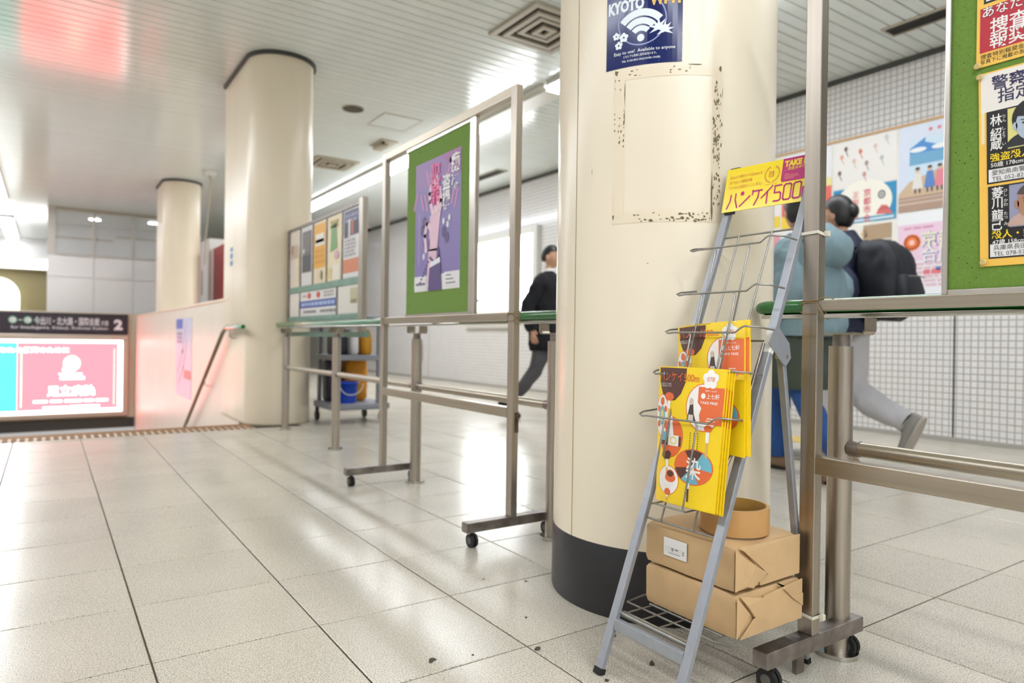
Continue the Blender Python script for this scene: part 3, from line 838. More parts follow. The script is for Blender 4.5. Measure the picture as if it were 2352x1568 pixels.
# --- far stand carrying rows of posters behind the handrail
FX = 1.80
tealst = mat('teal_rail', srgb(128, 162, 146), 0.35, noise=.15, nscale=9)
fs = thing('notice_stand', 'far notice stand with rows of coloured posters behind the green handrail', 'notice stand', (FX, 5.5, 0))
obj('post', MB().box(FX-.02, FX+.02, 4.46, 4.53, 0.80, 1.765), M['steel'], fs, bev=.003)
obj('post', MB().box(FX-.015, FX+.015, 6.20, 6.235, 0.80, 1.745), M['dsteel'], fs, bev=.003)
obj('clamp_bar', MB().box(FX-.03, FX+.02, 4.40, 6.24, .800, .838), tealst, fs, bev=.003)
obj('back_panel', MB().box(FX, FX+.012, 4.53, 6.20, .955, 1.745), M['paper'], fs)
for (z0, z1, nm) in ((1.725, 1.75, 'top_rail'), (1.175, 1.225, 'middle_rail'), (.93, .968, 'bottom_rail')):
    obj(nm, MB().box(FX-.012, FX+.012, 4.53, 6.20, z0, z1), M['dsteel'] if z0 > 1.7 else tealst, fs, bev=.003)
for y in (4.885, 5.225, 5.555, 5.885): obj('divider', MB().box(FX-.010, FX+.002, y-.008, y+.008, 1.22, 1.735), M['dsteel'], fs)
for y in (4.985, 5.89): obj('divider', MB().box(FX-.010, FX+.002, y-.008, y+.008, .965, 1.18), M['dsteel'], fs)
def far_poster(label, y_l, y_r, z0, z1, base, draw):
    t_ = thing('poster', label, 'poster', (FX-.004, (y_l+y_r)/2, z0), 'posters on the far stand')
    obj('sheet', MB().box(FX-.004, FX-.001, y_r, y_l, z0, z1), ink(*base), t_)
    Pp = Print(plane_fn((FX-.004, y_l, z0), (0, -1, 0), (0, 0, 1), (-1, 0, 0)), .0012)
    draw(Pp, y_l-y_r, z1-z0); Pp.build(t_)
def rows(Pp, u0, u1, v0, v1, n, col, layer=2):
    random.seed(n*31+int(u1*100))
    for k in range(n):
        v = v1-(v1-v0)*(k+.5)/n; hh = (v1-v0)/n*.32
        a = u0
        while a < u1-.02:
            b_ = min(u1, a+random.uniform(.03, .10)); Pp.rect(a, v-hh, b_, v+hh, col, layer, 'printed_lines'); a = b_+.012
def dA(p, w_, h):
    rows(p, .02, w_-.05, .25, h-.12, 9, (206, 190, 172)); p.rect(w_-.035, .03, w_-.01, h*.6, (222, 196, 120), 2); p.rect(.04, h-.2, .10, h-.12, (196, 150, 120), 3)
def dB(p, w_, h):
    p.rect(.03, .11, w_-.03, h-.04, (124, 122, 126), 1); p.rect(.03, .11, w_-.03, .25, (92, 92, 98), 2); rows(p, .06, w_-.06, .28, h-.06, 8, (156, 152, 148), 3); p.ell(.08, .29, .02, .02, WHT, 4)
def dC(p, w_, h):
    p.rect(.01, .12, w_-.01, h-.02, (236, 178, 78), 1); p.rect(.05, h-.17, w_-.05, h-.10, (236, 232, 226), 2); p.rect(.05, .30, w_-.03, .35, (236, 232, 226), 2)
    rows(p, .04, w_-.04, .15, .28, 3, (222, 160, 60), 2); p.rect(.04, .02, .12, .11, (238, 220, 190), 2); p.ell(.2, .06, .03, .04, (150, 130, 90), 3)
def dD(p, w_, h):
    p.poly([(.07, .22), (w_-.09, .24), (w_-.11, .42), (w_-.07, .44), (.09, .43)], (124, 164, 106), 2); rows(p, .06, w_-.06, h-.10, h-.03, 2, (206, 170, 90))
    p.ell(w_-.10, .19, .05, .035, (216, 172, 188), 3); p.rect(.12, .0, w_-.03, .12, (240, 230, 214), 2); p.rect(.02, .02, .10, .10, (226, 206, 140), 2)
def dE(p, w_, h):
    p.rect(.02, .30, w_-.01, h-.01, (92, 90, 122), 1); p.rect(.03, .29, .10, .40, (66, 60, 62), 2); p.rect(.11, .28, .15, .42, (222, 210, 212), 3); p.rect(.17, .31, .21, .41, (196, 116, 88), 3); p.rect(.24, .31, .30, .40, (74, 64, 84), 3)
    rows(p, .03, w_-.08, .15, .28, 5, (176, 172, 172)); p.rect(.01, .035, w_-.01, .135, (216, 134, 100), 2); rows(p, .05, w_-.05, h-.10, h-.03, 2, (150, 150, 180), 2)
far_poster('pale cream text poster, leftmost on the far stand', 6.19, 5.90, 1.228, 1.722, (226, 214, 200), dA)
far_poster('grey photographic poster second from left on the far stand', 5.87, 5.57, 1.228, 1.722, (222, 220, 218), dB)
far_poster('orange poster with white bands in the middle of the far stand', 5.54, 5.24, 1.228, 1.722, (238, 222, 190), dC)
far_poster('cream poster with a green map shape on the far stand', 5.21, 4.90, 1.228, 1.722, (236, 222, 186), dD)
far_poster('navy, white and orange poster rightmost on the far stand', 4.87, 4.54, 1.228, 1.722, (228, 226, 226), dE)
def dF(p, w_, h):
    p.rect(.0, .065, w_, .125, (62, 82, 164), 1); rows(p, .03, w_-.03, .07, .12, 1, (170, 184, 226), 2)
    for u in (.24, .47): p.ell(u, .165, .045, .026, (222, 92, 84), 2)
    rows(p, .60, w_-.05, .14, .19, 2, (176, 172, 168)); rows(p, .10, .42, .015, .05, 1, (150, 146, 142)); rows(p, .52, .90, .015, .05, 1, (150, 146, 142)); rows(p, .06, .18, .15, .18, 1, (176, 172, 168))
far_poster('white notice with a blue band and two red dots on the far stand', 5.88, 5.00, .972, 1.172, (232, 228, 226), dF)
far_poster('blank cream card at the lower left of the far stand', 6.19, 5.90, .972, 1.172, (230, 222, 214), lambda p, w_, h: p.rect(.02, .02, w_-.02, h-.02, (234, 226, 216), 1))
far_poster('cream card with a small photo at the lower right of the far stand', 4.965, 4.545, .972, 1.172, (230, 224, 214), lambda p, w_, h: (p.rect(.25, .07, .40, .18, (196, 190, 156), 1), p.rect(.27, .07, .38, .10, (150, 138, 104), 2)))
# ================================================================== Wi-Fi sticker on the near column
NAVY, WH2, LAV = (26, 38, 96), (232, 238, 242), (150, 158, 204)
wf = thing('sticker', 'glossy navy blue Wi-Fi sticker on the near cream column', 'sticker', cyl_pt(C1, R1, 213, 1.582))
def fs_(u, v, d=0.0): return cyl_pt(C1, R1, 194.8+math.degrees(u/R1), 1.582+v, .0008+d)
sg = MB()
n_ = 16
for i in range(n_):
    a, b_ = .22*i/n_, .22*(i+1)/n_
    sg.add([fs_(a, 0), fs_(b_, 0), fs_(b_, .30), fs_(a, .30)], [(0,1,2,3)], True)
gl = mat('sticker_navy', srgb(*NAVY), 0.14, spec=0.35)
obj('sheet', sg, gl, wf)
P = Print(fs_, .0002, sub=.012)
P.ell(.107, .126, .070, .070, LAV, 1, n=60, hole=.95)
P.ell(.105, .077, .0105, .0105, WH2, 2)
for r0, r1 in ((.0195, .0345), (.039, .057), (.062, .082)):
    P.ell(.105, .077, r1, r1, WH2, 2, n=30, a0=42, a1=138, hole=r0/r1)
def flower(u, v, r):
    for k in range(5):
        a = math.radians(90+72*k); P.ell(u+r*.6*math.cos(a), v+r*.6*math.sin(a), r*.42, r*.42, WH2, 3, n=10)
flower(.032, .094, .011); flower(.055, .086, .014); flower(.040, .066, .012)
for (u, v, r) in ((.155, .100, .030), (.172, .092, .026)):
    for k in range(7):
        a = math.radians(-30+40*k)
        P.poly([(u-.006*math.sin(a), v+.006*math.cos(a)), (u+r*math.cos(a), v+r*math.sin(a)), (u+.006*math.sin(a), v-.006*math.cos(a))], WH2, 3)
P.text('Kyoto'.upper(), .006, .160, .036, WH2, 4, width=.108, bold=.13)
P.text('Wi-Fi'.upper(), .128, .166, .036, (228, 188, 96), 4, width=.086, bold=.13)
P.text('Easy to use!  Available to anyone', .026, .038, .0105, WH2, 4, width=.175, bold=.012)
P.text('どなたでも簡単に御利用頂けます。', .055, .0265, .0065, WH2, 4, width=.095, bold=.01)
P.text('TEL 0120-863-363(10:00-19:00)', .050, .0145, .0060, WH2, 4, width=.110, bold=.03)
P.build(wf)
wear = MB(); random.seed(5)
for k in range(24):
    u, v = random.choice(((.2185, random.uniform(.0, .09)), (random.uniform(.10, .16), random.uniform(.005, .06))))
    pts = [fs_(u+random.uniform(-.0015, .0015), v+random.uniform(-.0012, .0012), .0016) for i in range(3)]
    wear.add(pts, [(0,1,2)])
random.seed(7)
obj('worn_flecks', wear, ink(*WH2), wf, kind='stuff')

# ================================================================== magazine rack
RL, RR = 1.235, 0.998
def xr(z): return 1.105+0.39*z
rk = thing('magazine_rack', 'silver A-frame wire magazine rack tied to the near stand', 'magazine rack', (1.34, 1.116, 0))
for y in (RL, RR):
    obj('side_rail', MB().bar((xr(.012), y, .012), (xr(1.235), y, 1.235), .022, .015), M['rackpaint'], rk, bev=.002)
    obj('rubber_foot', MB().bar((xr(0.0), y, 0.0), (xr(.014), y, .014), .024, .017), M['rubber'], rk)
    obj('rear_leg', MB().bar((1.462, y, .765), (1.583, y, .012), .018, .013), M['rackpaint'], rk, bev=.002)
    obj('rubber_foot', MB().bar((1.583, y, .013), (1.585, y, 0.0), .020, .015), M['rubber'], rk)
    sgn = 1 if y > 1.1 else -1
    hg = MB().prism([(1.395, .80), (1.425, .845), (1.475, .80), (1.482, .765), (1.462, .745), (1.445, .755)], lambda p: (p[0], y+sgn*.0115, p[1]), lambda p: (p[0], y+sgn*.0135, p[1]))
    obj('hinge', hg, M['rackpaint'], rk)
    obj('rivet', MB().cyl((1.466, y-.014, .768), (1.466, y+.016, .768), .0055, 12), M['chrome'], rk)
    obj('rail_sleeve', MB().bar((xr(.775), y, .775), (xr(.83), y, .83), .0235, .0165), M['fixture'], rk, bev=.003)
obj('cross_bar', MB().box(1.142, 1.157, RR+.011, RL-.011, .100, .128), M['rackpaint'], rk, bev=.002)
obj('cross_rod', MB().cyl((1.168, RR, .135), (1.168, RL, .135), .0065, 12), M['wire'], rk)
# bottom shelf of wire
sh = MB()
for y in (1.01, 1.065, 1.12, 1.175, 1.225): sh.tube([(1.165, y, .133), (1.535, y, .133)], .0022, 8)
for x in (1.18, 1.27, 1.36, 1.45, 1.535): sh.tube([(x, 1.005, .136), (x, 1.23, .136)], .0026, 8)
sh.tube([(1.245, 0.965, .134), (1.235, 1.0, .134), (1.235, 1.275, .134), (1.30, 1.285, .134), (1.50, 1.285, .134)], .0026, 8)
obj('wire_shelf', sh, M['wire'], rk)
# backing wires between the rails
for k, z in enumerate((1.085, .805, .56, .36)):
    obj('back_wire', MB().tube([(xr(z)+.004, RL, z), (xr(z)+.004, RR, z)], .0027, 8), M['wire'], rk)
for y in (1.175, 1.075):
    obj('back_wire', MB().tube([(xr(1.085), y, 1.085), (xr(.36), y, .36)], .0024, 8), M['wire'], rk)
# five pockets, each a bent-wire frame
pock = [(1.045, .085), (.925, .088), (.825, .090), (.72, .092), (.615, .098)]
for z, dp in pock:
    f = MB(); x = xr(z)-dp
    yl_, yr_ = RL+.022, RR-.012
    f.tube([(xr(z)-.012, yl_-.004, z+.012), (x+.02, yl_+.002, z+.006), (x+.004, yl_, z+.001), (x, yl_-.012, z-.003), (x, yl_-.03, z-.001), (x, yr_+.05, z-.001), (x+.002, yr_+.035, z+.010),
            (x+.006, yr_+.028, z+.014), (x+.03, yr_+.006, z+.012), (xr(z)-.012, yr_, z+.006)], .0024, 8)
    zb = z-.205; xb = xr(zb)-.062
    for y in (yl_-.088, yr_+.082):
        f.tube([(x, y+.006, z-.001), (x, y, z-.008), (xb, y, zb+.008), (xb+.008, y, zb), (xr(zb), y, zb+.002)], .0023, 8)
    f.tube([(xb+.012, yl_-.088, zb), (xb+.012, yr_+.082, zb)], .0022, 8)
    obj('wire_pocket', f, M['wire'], rk)
obj('brace', MB().tube([(1.405, RR+.008, .80), (1.345, RR+.008, .66), (1.30, RR+.010, .55), (1.27, RR+.014, .50)], .0036, 8).tube([(1.345, RR+.008, .66), (1.32, RR+.05, .655)], .0028, 8), M['dsteel'], rk)

# ================================================================== magazines
MW, MH = .215, .310
YM, ORG, BRN, SKY, CRM = (250, 212, 28), (232, 108, 52), (88, 50, 40), (110, 180, 198), (244, 240, 234)
def mag_surface(TL, TR, BL, BR, curl=.012):
    TL, TR, BL, BR = map(Vector, (TL, TR, BL, BR))
    n = (TR-TL).cross(TL-BL).normalized()
    if n.x > 0: n = -n
    def f(u, v, d=0.0):
        a, b_ = u/MW, v/MH
        p = (BL*(1-a)+BR*a)*(1-b_)+(TL*(1-a)+TR*a)*b_
        k = max(0, 1-a/.28)
        return p + n*(d - curl*k*k + .004*math.sin(math.pi*min(1, max(0, a))))
    return f
def fan(P, u, v, ru, rv, fill, layer=2, edge=ORG):
    P.ell(u, v, ru*1.05, rv*1.04, edge, layer); P.ell(u, v, ru, rv, fill, layer+1)
def stick(P, u, v, h, cap=ORG, layer=2):
    P.rect(u-.005, v-h*.45, u+.005, v, CRM, layer+3); P.rect(u-.0035, v-h, u+.0035, v-h*.45, (226, 178, 92), layer+2)
    P.ell(u, v+.004, .012, .008, cap, layer+4, n=12)
def magazine(label, f, group):
    t = thing('magazine', label, 'magazine', f(MW/2, 0), group)
    nu, nv = 10, 8
    A = [[f(MW*i/nu, MH*j/nv, 0) for i in range(nu+1)] for j in range(nv+1)]
    B = [[f(MW*i/nu, MH*j/nv, -.0032) for i in range(nu+1)] for j in range(nv+1)]
    mb = MB(); w1 = nu+1
    mb.add([p for r_ in A for p in r_], [(j*w1+i, j*w1+i+1, (j+1)*w1+i+1, (j+1)*w1+i) for j in range(nv) for i in range(nu)], True)
    obj('front_cover', mb, mat_cover, t)
    mp = MB()
    mp.add([p for r_ in B for p in r_], [((j+1)*w1+i, (j+1)*w1+i+1, j*w1+i+1, j*w1+i) for j in range(nv) for i in range(nu)], True)
    for (ring_) in ([(j, 0) for j in range(nv+1)], [(j, nu) for j in range(nv+1)], [(0, i) for i in range(nu+1)], [(nv, i) for i in range(nu+1)]):
        for (a, b_) in zip(ring_[:-1], ring_[1:]):
            mp.add([A[a[0]][a[1]], A[b_[0]][b_[1]], B[b_[0]][b_[1]], B[a[0]][a[1]]], [(0,1,2,3)])
    obj('pages', mp, mat_pages, t)
    P = Print(f, .00016, sub=.012)
    # brown fan behind the title
    top = [(.006, MH-.002), (.100, MH-.002), (.098, .275), (.085, .248), (.066, .232), (.040, .230), (.020, .245), (.008, .270)]
    P.poly([(a*1.0+.000, b_) for a, b_ in top], BRN, 2)
    for k in range(7): P.line([(.046, .238), (.014+.013*k, .275)], .0006, (122, 82, 62), 3)
    stick(P, .046, .234, .05)
    P.ell(.046, .240, .017, .010, ORG, 5, n=14)
    # title
    P.text('ハンケイ500m', .008, .278, .020, ORG, 7, width=.132, bold=.004)
    P.ell(.0235, .294, .0035, .0035, SKY, 8, n=10)
    P.text('自分たちの足で見つけた、オリジナルな情報。', .008, .268, .0040, CRM, 7, width=.044)
    P.text('京都を歩く自由な人のためのフリーマガジン。', .008, .263, .0040, CRM, 7, width=.046)
    # plum badge with the issue number
    for k in range(5):
        a = math.radians(90+72*k); P.ell(.173+.0125*math.cos(a), .286+.0125*math.sin(a), .0105, .0105, CRM, 6, n=14)
    P.ell(.173, .286, .013, .013, CRM, 6, n=14)
    P.text('078', .173, .281, .0120, ORG, 8, align='c', skew=.15)
    # right fan: white with orange block
    fan(P, .158, .222, .052, .052, CRM, 2)
    P.poly([(.140, .268), (.213, .268), (.213, .185), (.150, .185), (.146, .205), (.152, .220), (.140, .232)], ORG, 4)
    P.ell(.155, .2475, .0065, .0065, CRM, 5, n=14)
    P.text('上七軒', .1645, .2430, .0100, CRM, 5, bold=.01)
    P.text('TAKE FREE', .1475, .2300, .0066, CRM, 5, bold=.03, width=.050)
    P.text('特集ローカル線', .160, .2580, .0036, CRM, 5)
    P.rect(.170, .197, .190, .199, CRM, 5); P.rect(.166, .192, .194, .1935, CRM, 5)
    P.poly([(.112, .205), (.118, .232), (.126, .232), (.130, .205), (.138, .188), (.108, .188)], (70, 58, 52), 5); P.ell(.121, .233, .007, .008, (206, 190, 170), 6, n=10); P.poly([(.114, .203), (.128, .203), (.130, .190), (.112, .190)], (214, 204, 190), 6)
    stick(P, .176, .172, .060)
    # left fan with an orange face
    fan(P, .020, .195, .024, .048, CRM, 2)
    P.ell(.020, .195, .012, .022, SKY, 5, n=16); P.ell(.020, .194, .007, .014, (226, 214, 120), 6, n=12); P.ell(.020, .228, .008, .010, ORG, 6, n=12)
    for (u, v) in ((.006, .21), (.034, .21), (.007, .175), (.033, .175)): P.ell(u, v, .006, .008, ORG, 5, n=8)
    # orange fan with a statue
    fan(P, .058, .148, .040, .045, ORG, 2)
    P.rect(.022, .128, .094, .150, BRN, 4); P.poly([(.046, .150), (.052, .190), (.060, .190), (.068, .150)], CRM, 5); P.ell(.056, .186, .007, .010, CRM, 5, n=10)
    P.rect(.024, .138, .044, .158, SKY, 5); P.rect(.048, .128, .086, .152, CRM, 6); P.ell(.068, .140, .012, .009, (236, 206, 84), 7, n=12, hole=.7)
    P.ell(.050, .108, .012, .008, BRN, 6, n=10); stick(P, .048, .100, .050, cap=BRN)
    # blue, brown and orange fan
    fan(P, .138, .088, .060, .038, ORG, 2)
    P.ell(.138, .088, .059, .037, SKY, 4, a0=-8, a1=62); P.ell(.138, .088, .059, .037, BRN, 4, a0=62, a1=118); P.ell(.138, .088, .059, .037, BRN, 4, a0=190, a1=232); P.ell(.138, .088, .059, .037, SKY, 4, a0=232, a1=290)
    P.text('染', .116, .066, .040, CRM, 6, bold=.03)
    P.rect(.124, .012, .130, .048, BRN, 4); P.rect(.125, .040, .131, .052, CRM, 5)
    # coffee fan
    fan(P, .054, .050, .038, .031, CRM, 2)
    P.ell(.062, .056, .020, .010, ORG, 4); P.ell(.062, .062, .016, .012, ORG, 5); P.ell(.062, .065, .012, .007, BRN, 6, n=14); P.ell(.054, .026, .009, .005, ORG, 5, n=10); stick(P, .054, .020, .016)
    for k in range(9): P.line([(.054, .024), (.024+.0075*k, .052)], .0004, (222, 200, 180), 4)
    # columns of small vertical lettering
    for k, (u, n) in enumerate(((.146, 15), (.134, 11), (.122, 14))):
        for j in range(n): P.rect(u, .160-j*.0055, u+.0022, .1632-j*.0055, (92, 80, 20), 3, 'lettering')
    P.build(t)
    return t
mat_cover = mat('magazine_yellow', srgb(*YM), 0.32, spec=0.45, noise=0.02, nscale=10)
mat_pages = mat('magazine_edge', srgb(236, 196, 20), 0.5)
fF = mag_surface((1.292, 1.237, .737), (1.292, 1.020, .737), (1.243, 1.196, .412), (1.212, .986, .424), curl=.007)
fR = mag_surface((1.366, 1.241, .838), (1.366, 1.030, .851), (1.310, 1.180, .545), (1.287, .966, .5435), curl=.004)
m1 = magazine('front copy of the yellow fan magazine in the lowest rack pocket', fF, 'yellow magazines in the rack')
for k, nm in ((1, 'second copy of the yellow magazine behind the front one, lowest pocket'), (2, 'third copy of the yellow magazine, lowest pocket'), (3, 'hindmost copy of the yellow magazine, lowest pocket')):
    dup(m1, m1.location+Vector((.0048*k, -.0034*k, -.003*k+.004)), nm)
m2 = magazine('front copy of the yellow fan magazine in the pocket above the lowest', fR, 'yellow magazines in the rack')
dup(m2, m2.location+Vector((.0055, -.010, .004)), 'second copy of the yellow magazine, pocket above the lowest')

# ================================================================== yellow sign on top of the rack
SU, SVh = .270, .124
s0 = Vector((1.536, 1.241, 1.157)); su = Vector((.028, -.278, 0)).normalized(); sv = Vector((.026, 0, SVh)).normalized(); sn = su.cross(sv).normalized(); sn = sn if sn.x < 0 else -sn
fS = plane_fn(s0, su, sv, sn)
sg_ = thing('rack_sign', 'yellow plastic sign with magenta lettering on top of the rack', 'sign', s0)
bx = [fS(a, b_, c) for c in (-.003, 0) for (a, b_) in ((0, 0), (SU, 0), (SU, SVh), (0, SVh))]
obj('plate', MB().add(bx, [(3,2,1,0),(4,5,6,7),(0,1,5,4),(1,2,6,5),(2,3,7,6),(3,0,4,7)]), mat('sign_yellow', srgb(250, 222, 8), 0.18, spec=0.5, coat=0.3), sg_)
obj('clip', MB().add([fS(a, b_, c) for c in (-.012, -.003) for (a, b_) in ((.006, -.004), (.035, -.004), (.035, SVh+.004), (.006, SVh+.004))], [(3,2,1,0),(4,5,6,7),(0,1,5,4),(1,2,6,5),(2,3,7,6),(3,0,4,7)]), M['rubber'], sg_)
MAG = (190, 20, 112)
P = Print(lambda u, v, d: fS(u*.90, v, d), .00025)
P.poly([(.182, .066), (.186, .060), (SU/.9, .060), (SU/.9, SVh), (.182, SVh)], MAG, 1)
P.text('TAKE FREE', .1880, .1015, .0170, YEL, 2, bold=.16, width=.100)
P.text('…奇数月中旬発行', .190, .0905, .0080, YEL, 2, bold=.02, width=.082)
for k in range(4): P.rect(.192, .080-.0042*k, .192+(.012, .040, .044, .030)[k], .0815-.0042*k, (236, 150, 120), 2, 'lettering')
OR2 = (226, 120, 30)
P.text('あるバス停から半径500mを', .014, .094, .0085, OR2, 2, width=.107)
P.text('足で回って情報収集', .014, .079, .0085, OR2, 2, width=.076)
P.text('『リアルな京都がここにある』', .012, .064, .0085, OR2, 2, width=.112)
for s in (-1, 1):
    for k in range(11):
        a = math.radians(90+s*(22+k*14)); r0 = .0205
        c_ = (.1525+r0*math.cos(a), .088+r0*math.sin(a)); d_ = (math.cos(a+s*.9)*.0045, math.sin(a+s*.9)*.0045)
        P.line([c_, (c_[0]+d_[0], c_[1]+d_[1])], .0018, (210, 90, 20), 2)
P.text('1', .1555, .080, .018, (206, 60, 60), 3, bold=.01); P.text('No.', .142, .0795, .0072, OR2, 3)
for k in range(3): P.rect(.142, .0945-.004*k, .154, .0962-.004*k, OR2, 3, 'lettering')
P.rect(.134, .060, .172, .0607, OR2, 2)
# logo lettering drawn with even strokes
def stroke(*pts): P.line(list(pts), .0042, MAG, 3, 'lettering')
b0 = .011
stroke((.026, b0+.036), (.025, b0+.018), (.016, b0-.002)); stroke((.042, b0+.038), (.042, b0+.020), (.051, b0-.002))
P.ell(.064, b0+.036, .0060, .0060, MAG, 3, 'lettering', n=14); stroke((.059, b0+.000), (.090, b0+.026))
stroke((.098, b0+.040), (.098, b0+.028)); stroke((.098, b0+.037), (.128, b0+.037)); stroke((.118, b0+.037), (.117, b0+.018), (.107, b0-.002))
stroke((.160, b0+.044), (.128, b0+.014)); stroke((.146, b0+.031), (.146, b0-.002))
def five(x): stroke((x+.020, b0+.042), (x, b0+.042), (x, b0+.023), (x+.016, b0+.023), (x+.020, b0+.019), (x+.020, b0+.004), (x+.016, b0), (x, b0))
def zero(x): stroke((x+.004, b0+.042), (x+.018, b0+.042), (x+.022, b0+.038), (x+.022, b0+.004), (x+.018, b0), (x+.004, b0), (x, b0+.004), (x, b0+.038), (x+.004, b0+.042))
five(.168); zero(.196); zero(.225)
stroke((.253, b0), (.253, b0+.026), (.277, b0+.026), (.277, b0)); stroke((.265, b0+.026), (.265, b0))
P.build(sg_)

# ================================================================== parcels and tape under the rack
def parcel(label, x0, x1, y0, y1, z0, z1, seed, flaps):
    t = thing('parcel', label, 'parcel', ((x0+x1)/2, (y0+y1)/2, z0), 'brown paper parcels under the rack')
    bm = bmesh.new(); bmesh.ops.create_cube(bm, size=1.0)
    bmesh.ops.subdivide_edges(bm, edges=bm.edges[:], cuts=7, use_grid_fill=True)
    rnd = random.Random(seed)
    from mathutils import noise
    for v in bm.verts:
        c = v.co
        e = [max(0, 1-abs(abs(q)-.5)*9) for q in c]
        k = sum(1 for q in c if abs(abs(q)-.5) < 1e-4)
        p = Vector((x0+(c.x+.5)*(x1-x0), y0+(c.y+.5)*(y1-y0), z0+(c.z+.5)*(z1-z0)))
        nz = noise.noise_vector(p*14+Vector((seed, 0, 0)))
        inset = .0035*(k-1)
        p -= Vector((math.copysign(inset, c.x) if abs(abs(c.x)-.5) < 1e-4 else 0, math.copysign(inset, c.y) if abs(abs(c.y)-.5) < 1e-4 else 0, math.copysign(inset, c.z) if abs(abs(c.z)-.5) < 1e-4 and c.z > 0 else 0))
        p += Vector((nz.x*.003, nz.y*.003, nz.z*.0025 if c.z > -.49 else abs(nz.z)*.001))
        v.co = p-Vector(t.location)
    me = bpy.data.meshes.new('wrapping'); bm.to_mesh(me); bm.free()
    for pl in me.polygons: pl.use_smooth = True
    me.materials.append(M['kraft'])
    o = bpy.data.objects.new('wrapping', me); COL.objects.link(o); o.parent = t
    o.modifiers.new('es', 'EDGE_SPLIT').split_angle = math.radians(50)
    for k, (pts, th, rise) in enumerate(flaps):
        fl = MB(); n = len(pts)
        A = [(x0+a*(x1-x0), y0-.0015-.0016*k, z0+b_*(z1-z0)) for a, b_ in pts]
        B = [(x0+a*(x1-x0), y0-.0015-.0016*k-(th+rise*r_), z0+b_*(z1-z0)) for (a, b_), r_ in zip(pts, [0 if (a <= .02 or a >= .98 or b_ <= .02 or b_ >= .98) else 1 for a, b_ in pts])]
        fl.add(A+B, [tuple(range(n, 2*n))] + [(i, (i+1) % n, n+(i+1) % n, n+i) for i in range(n)] + [tuple(range(n-1, -1, -1))])
        obj('fold', fl, M['kraft'], t, bev=.0008)
    return t
pa = parcel('lower brown paper parcel on the rack shelf', 1.268, 1.512, .968, 1.250, .1395, .241, 3,
       [([(.0, .02), (.0, .95), (.17, .52)], .002, .004), ([(.02, .98), (.35, .80), (.23, .42), (.12, .72)], .002, .006), ([(.03, .02), (.98, .02), (.98, .96), (.37, .84), (.24, .42)], .002, .003), ([(.66, .86), (.99, .30), (.99, .62), (.80, .60)], .0015, .004)])
pb = parcel('upper brown paper parcel with a white label', 1.266, 1.508, .972, 1.248, .2445, .346, 8,
       [([(.0, .02), (.0, .97), (.10, .80), (.26, .52), (.14, .12)], .002, .008), ([(.02, .99), (.98, .97), (.98, .04), (.36, .02), (.28, .50), (.12, .86)], .002, .002), ([(.08, .90), (.30, .52), (.45, .25), (.48, .46)], .0015, .005), ([(.14, .10), (.26, .50), (.44, .30), (.22, .04)], .0015, .003)])
lf = plane_fn((1.2615, 1.178, .277), (0, -1, 0), (0, 0, 1), (-1, 0, 0))
P = Print(lf, .0003)
obj('address_label', MB().box(1.2615, 1.263, 1.178-.072, 1.178, .277, .321), M['paper'], pb)
for v in (.022, .017, .012): P.rect(.004, v, .068, v+.0005, (150, 148, 146), 1, 'label_print')
for (u, v, w_) in ((.024, .0185, .008), (.036, .0185, .010), (.060, .0125, .004), (.026, .0145, .005), (.060, .0175, .004)): P.rect(u, v, u+w_, v+.003, (120, 118, 118), 1, 'label_print')
P.rect(.016, .008, .052, .0098, (150, 148, 148), 1, 'label_print')
P.build(pb)
# roll of packing tape lying on the parcel
tc_ = (1.378, 1.060); zt = .3495; Ro, Ri, hh = .0795, .0690, .062
tp = thing('tape_roll', 'wide roll of brown packing tape lying on the upper parcel', 'tape roll', (*tc_, zt))
ringz = lambda r, z: [(tc_[0]+r*math.cos(2*math.pi*i/48), tc_[1]+r*math.sin(2*math.pi*i/48), z) for i in range(48)]
obj('tape', MB().loft([ringz(Ri+.003, zt), ringz(Ro, zt+.001), ringz(Ro, zt+hh-.001), ringz(Ri+.003, zt+hh)], caps=False), M['card'], tp)
tp.children[0].modifiers.new('es', 'EDGE_SPLIT').split_angle = math.radians(40)
obj('core', MB().loft([ringz(Ri+.003, zt+hh+.0005), ringz(Ri, zt+hh+.0005), ringz(Ri, zt), ringz(Ri+.003, zt)], caps=False), M['cardin'], tp)
tp.children[1].modifiers.new('es', 'EDGE_SPLIT').split_angle = math.radians(40)

# ================================================================== cable ties and twine
def tie(label, pts, head, z, hgt=.0075, tail=None):
    t = thing('cable_tie', label, 'cable tie', (pts[0][0], pts[0][1], z), 'white cable ties')
    b_ = MB(); n = len(pts)
    for i in range(n):
        p, q = pts[i], pts[(i+1) % n]
        b_.bar((p[0], p[1], z+p[2]), (q[0], q[1], z+q[2]), hgt, .0016, (0, 0, 1))
    obj('band', b_, M['nylon'], t, bev=.0004)
    hx_, hy_ = head
    obj('lock', MB().box(hx_-.006, hx_+.007, hy_-.010, hy_, z-.008, z+.006), M['nylon'], t, bev=.0015)
    if tail: obj('tail', MB().bar((hx_, hy_-.004, z), (hx_+tail[0], hy_-.004+tail[1], z+tail[2]), .005, .0014, (0, 1, 0)), M['nylon'], t)
tie('white cable tie holding the rack rail to the near post, level with the hoods', [(1.5205, 1.014, .0), (1.5205, .944, .002), (1.5575, .9435, -.004), (1.556, 1.014, -.002)], (1.550, .943), 1.066)
tie('white cable tie near the floor on the near post', [(1.522, 1.010, .006), (1.5225, .9435, .0), (1.5575, .943, .0), (1.5590, 1.012, .004)], (1.553, .942), .142, tail=(.002, 0, .018))
tie('small white cable tie on the rack wires above the rear magazine', [(1.395, 1.062, 0), (1.395, 1.050, 0), (1.405, 1.050, 0), (1.405, 1.062, 0)], (1.398, 1.052), .795, .004)
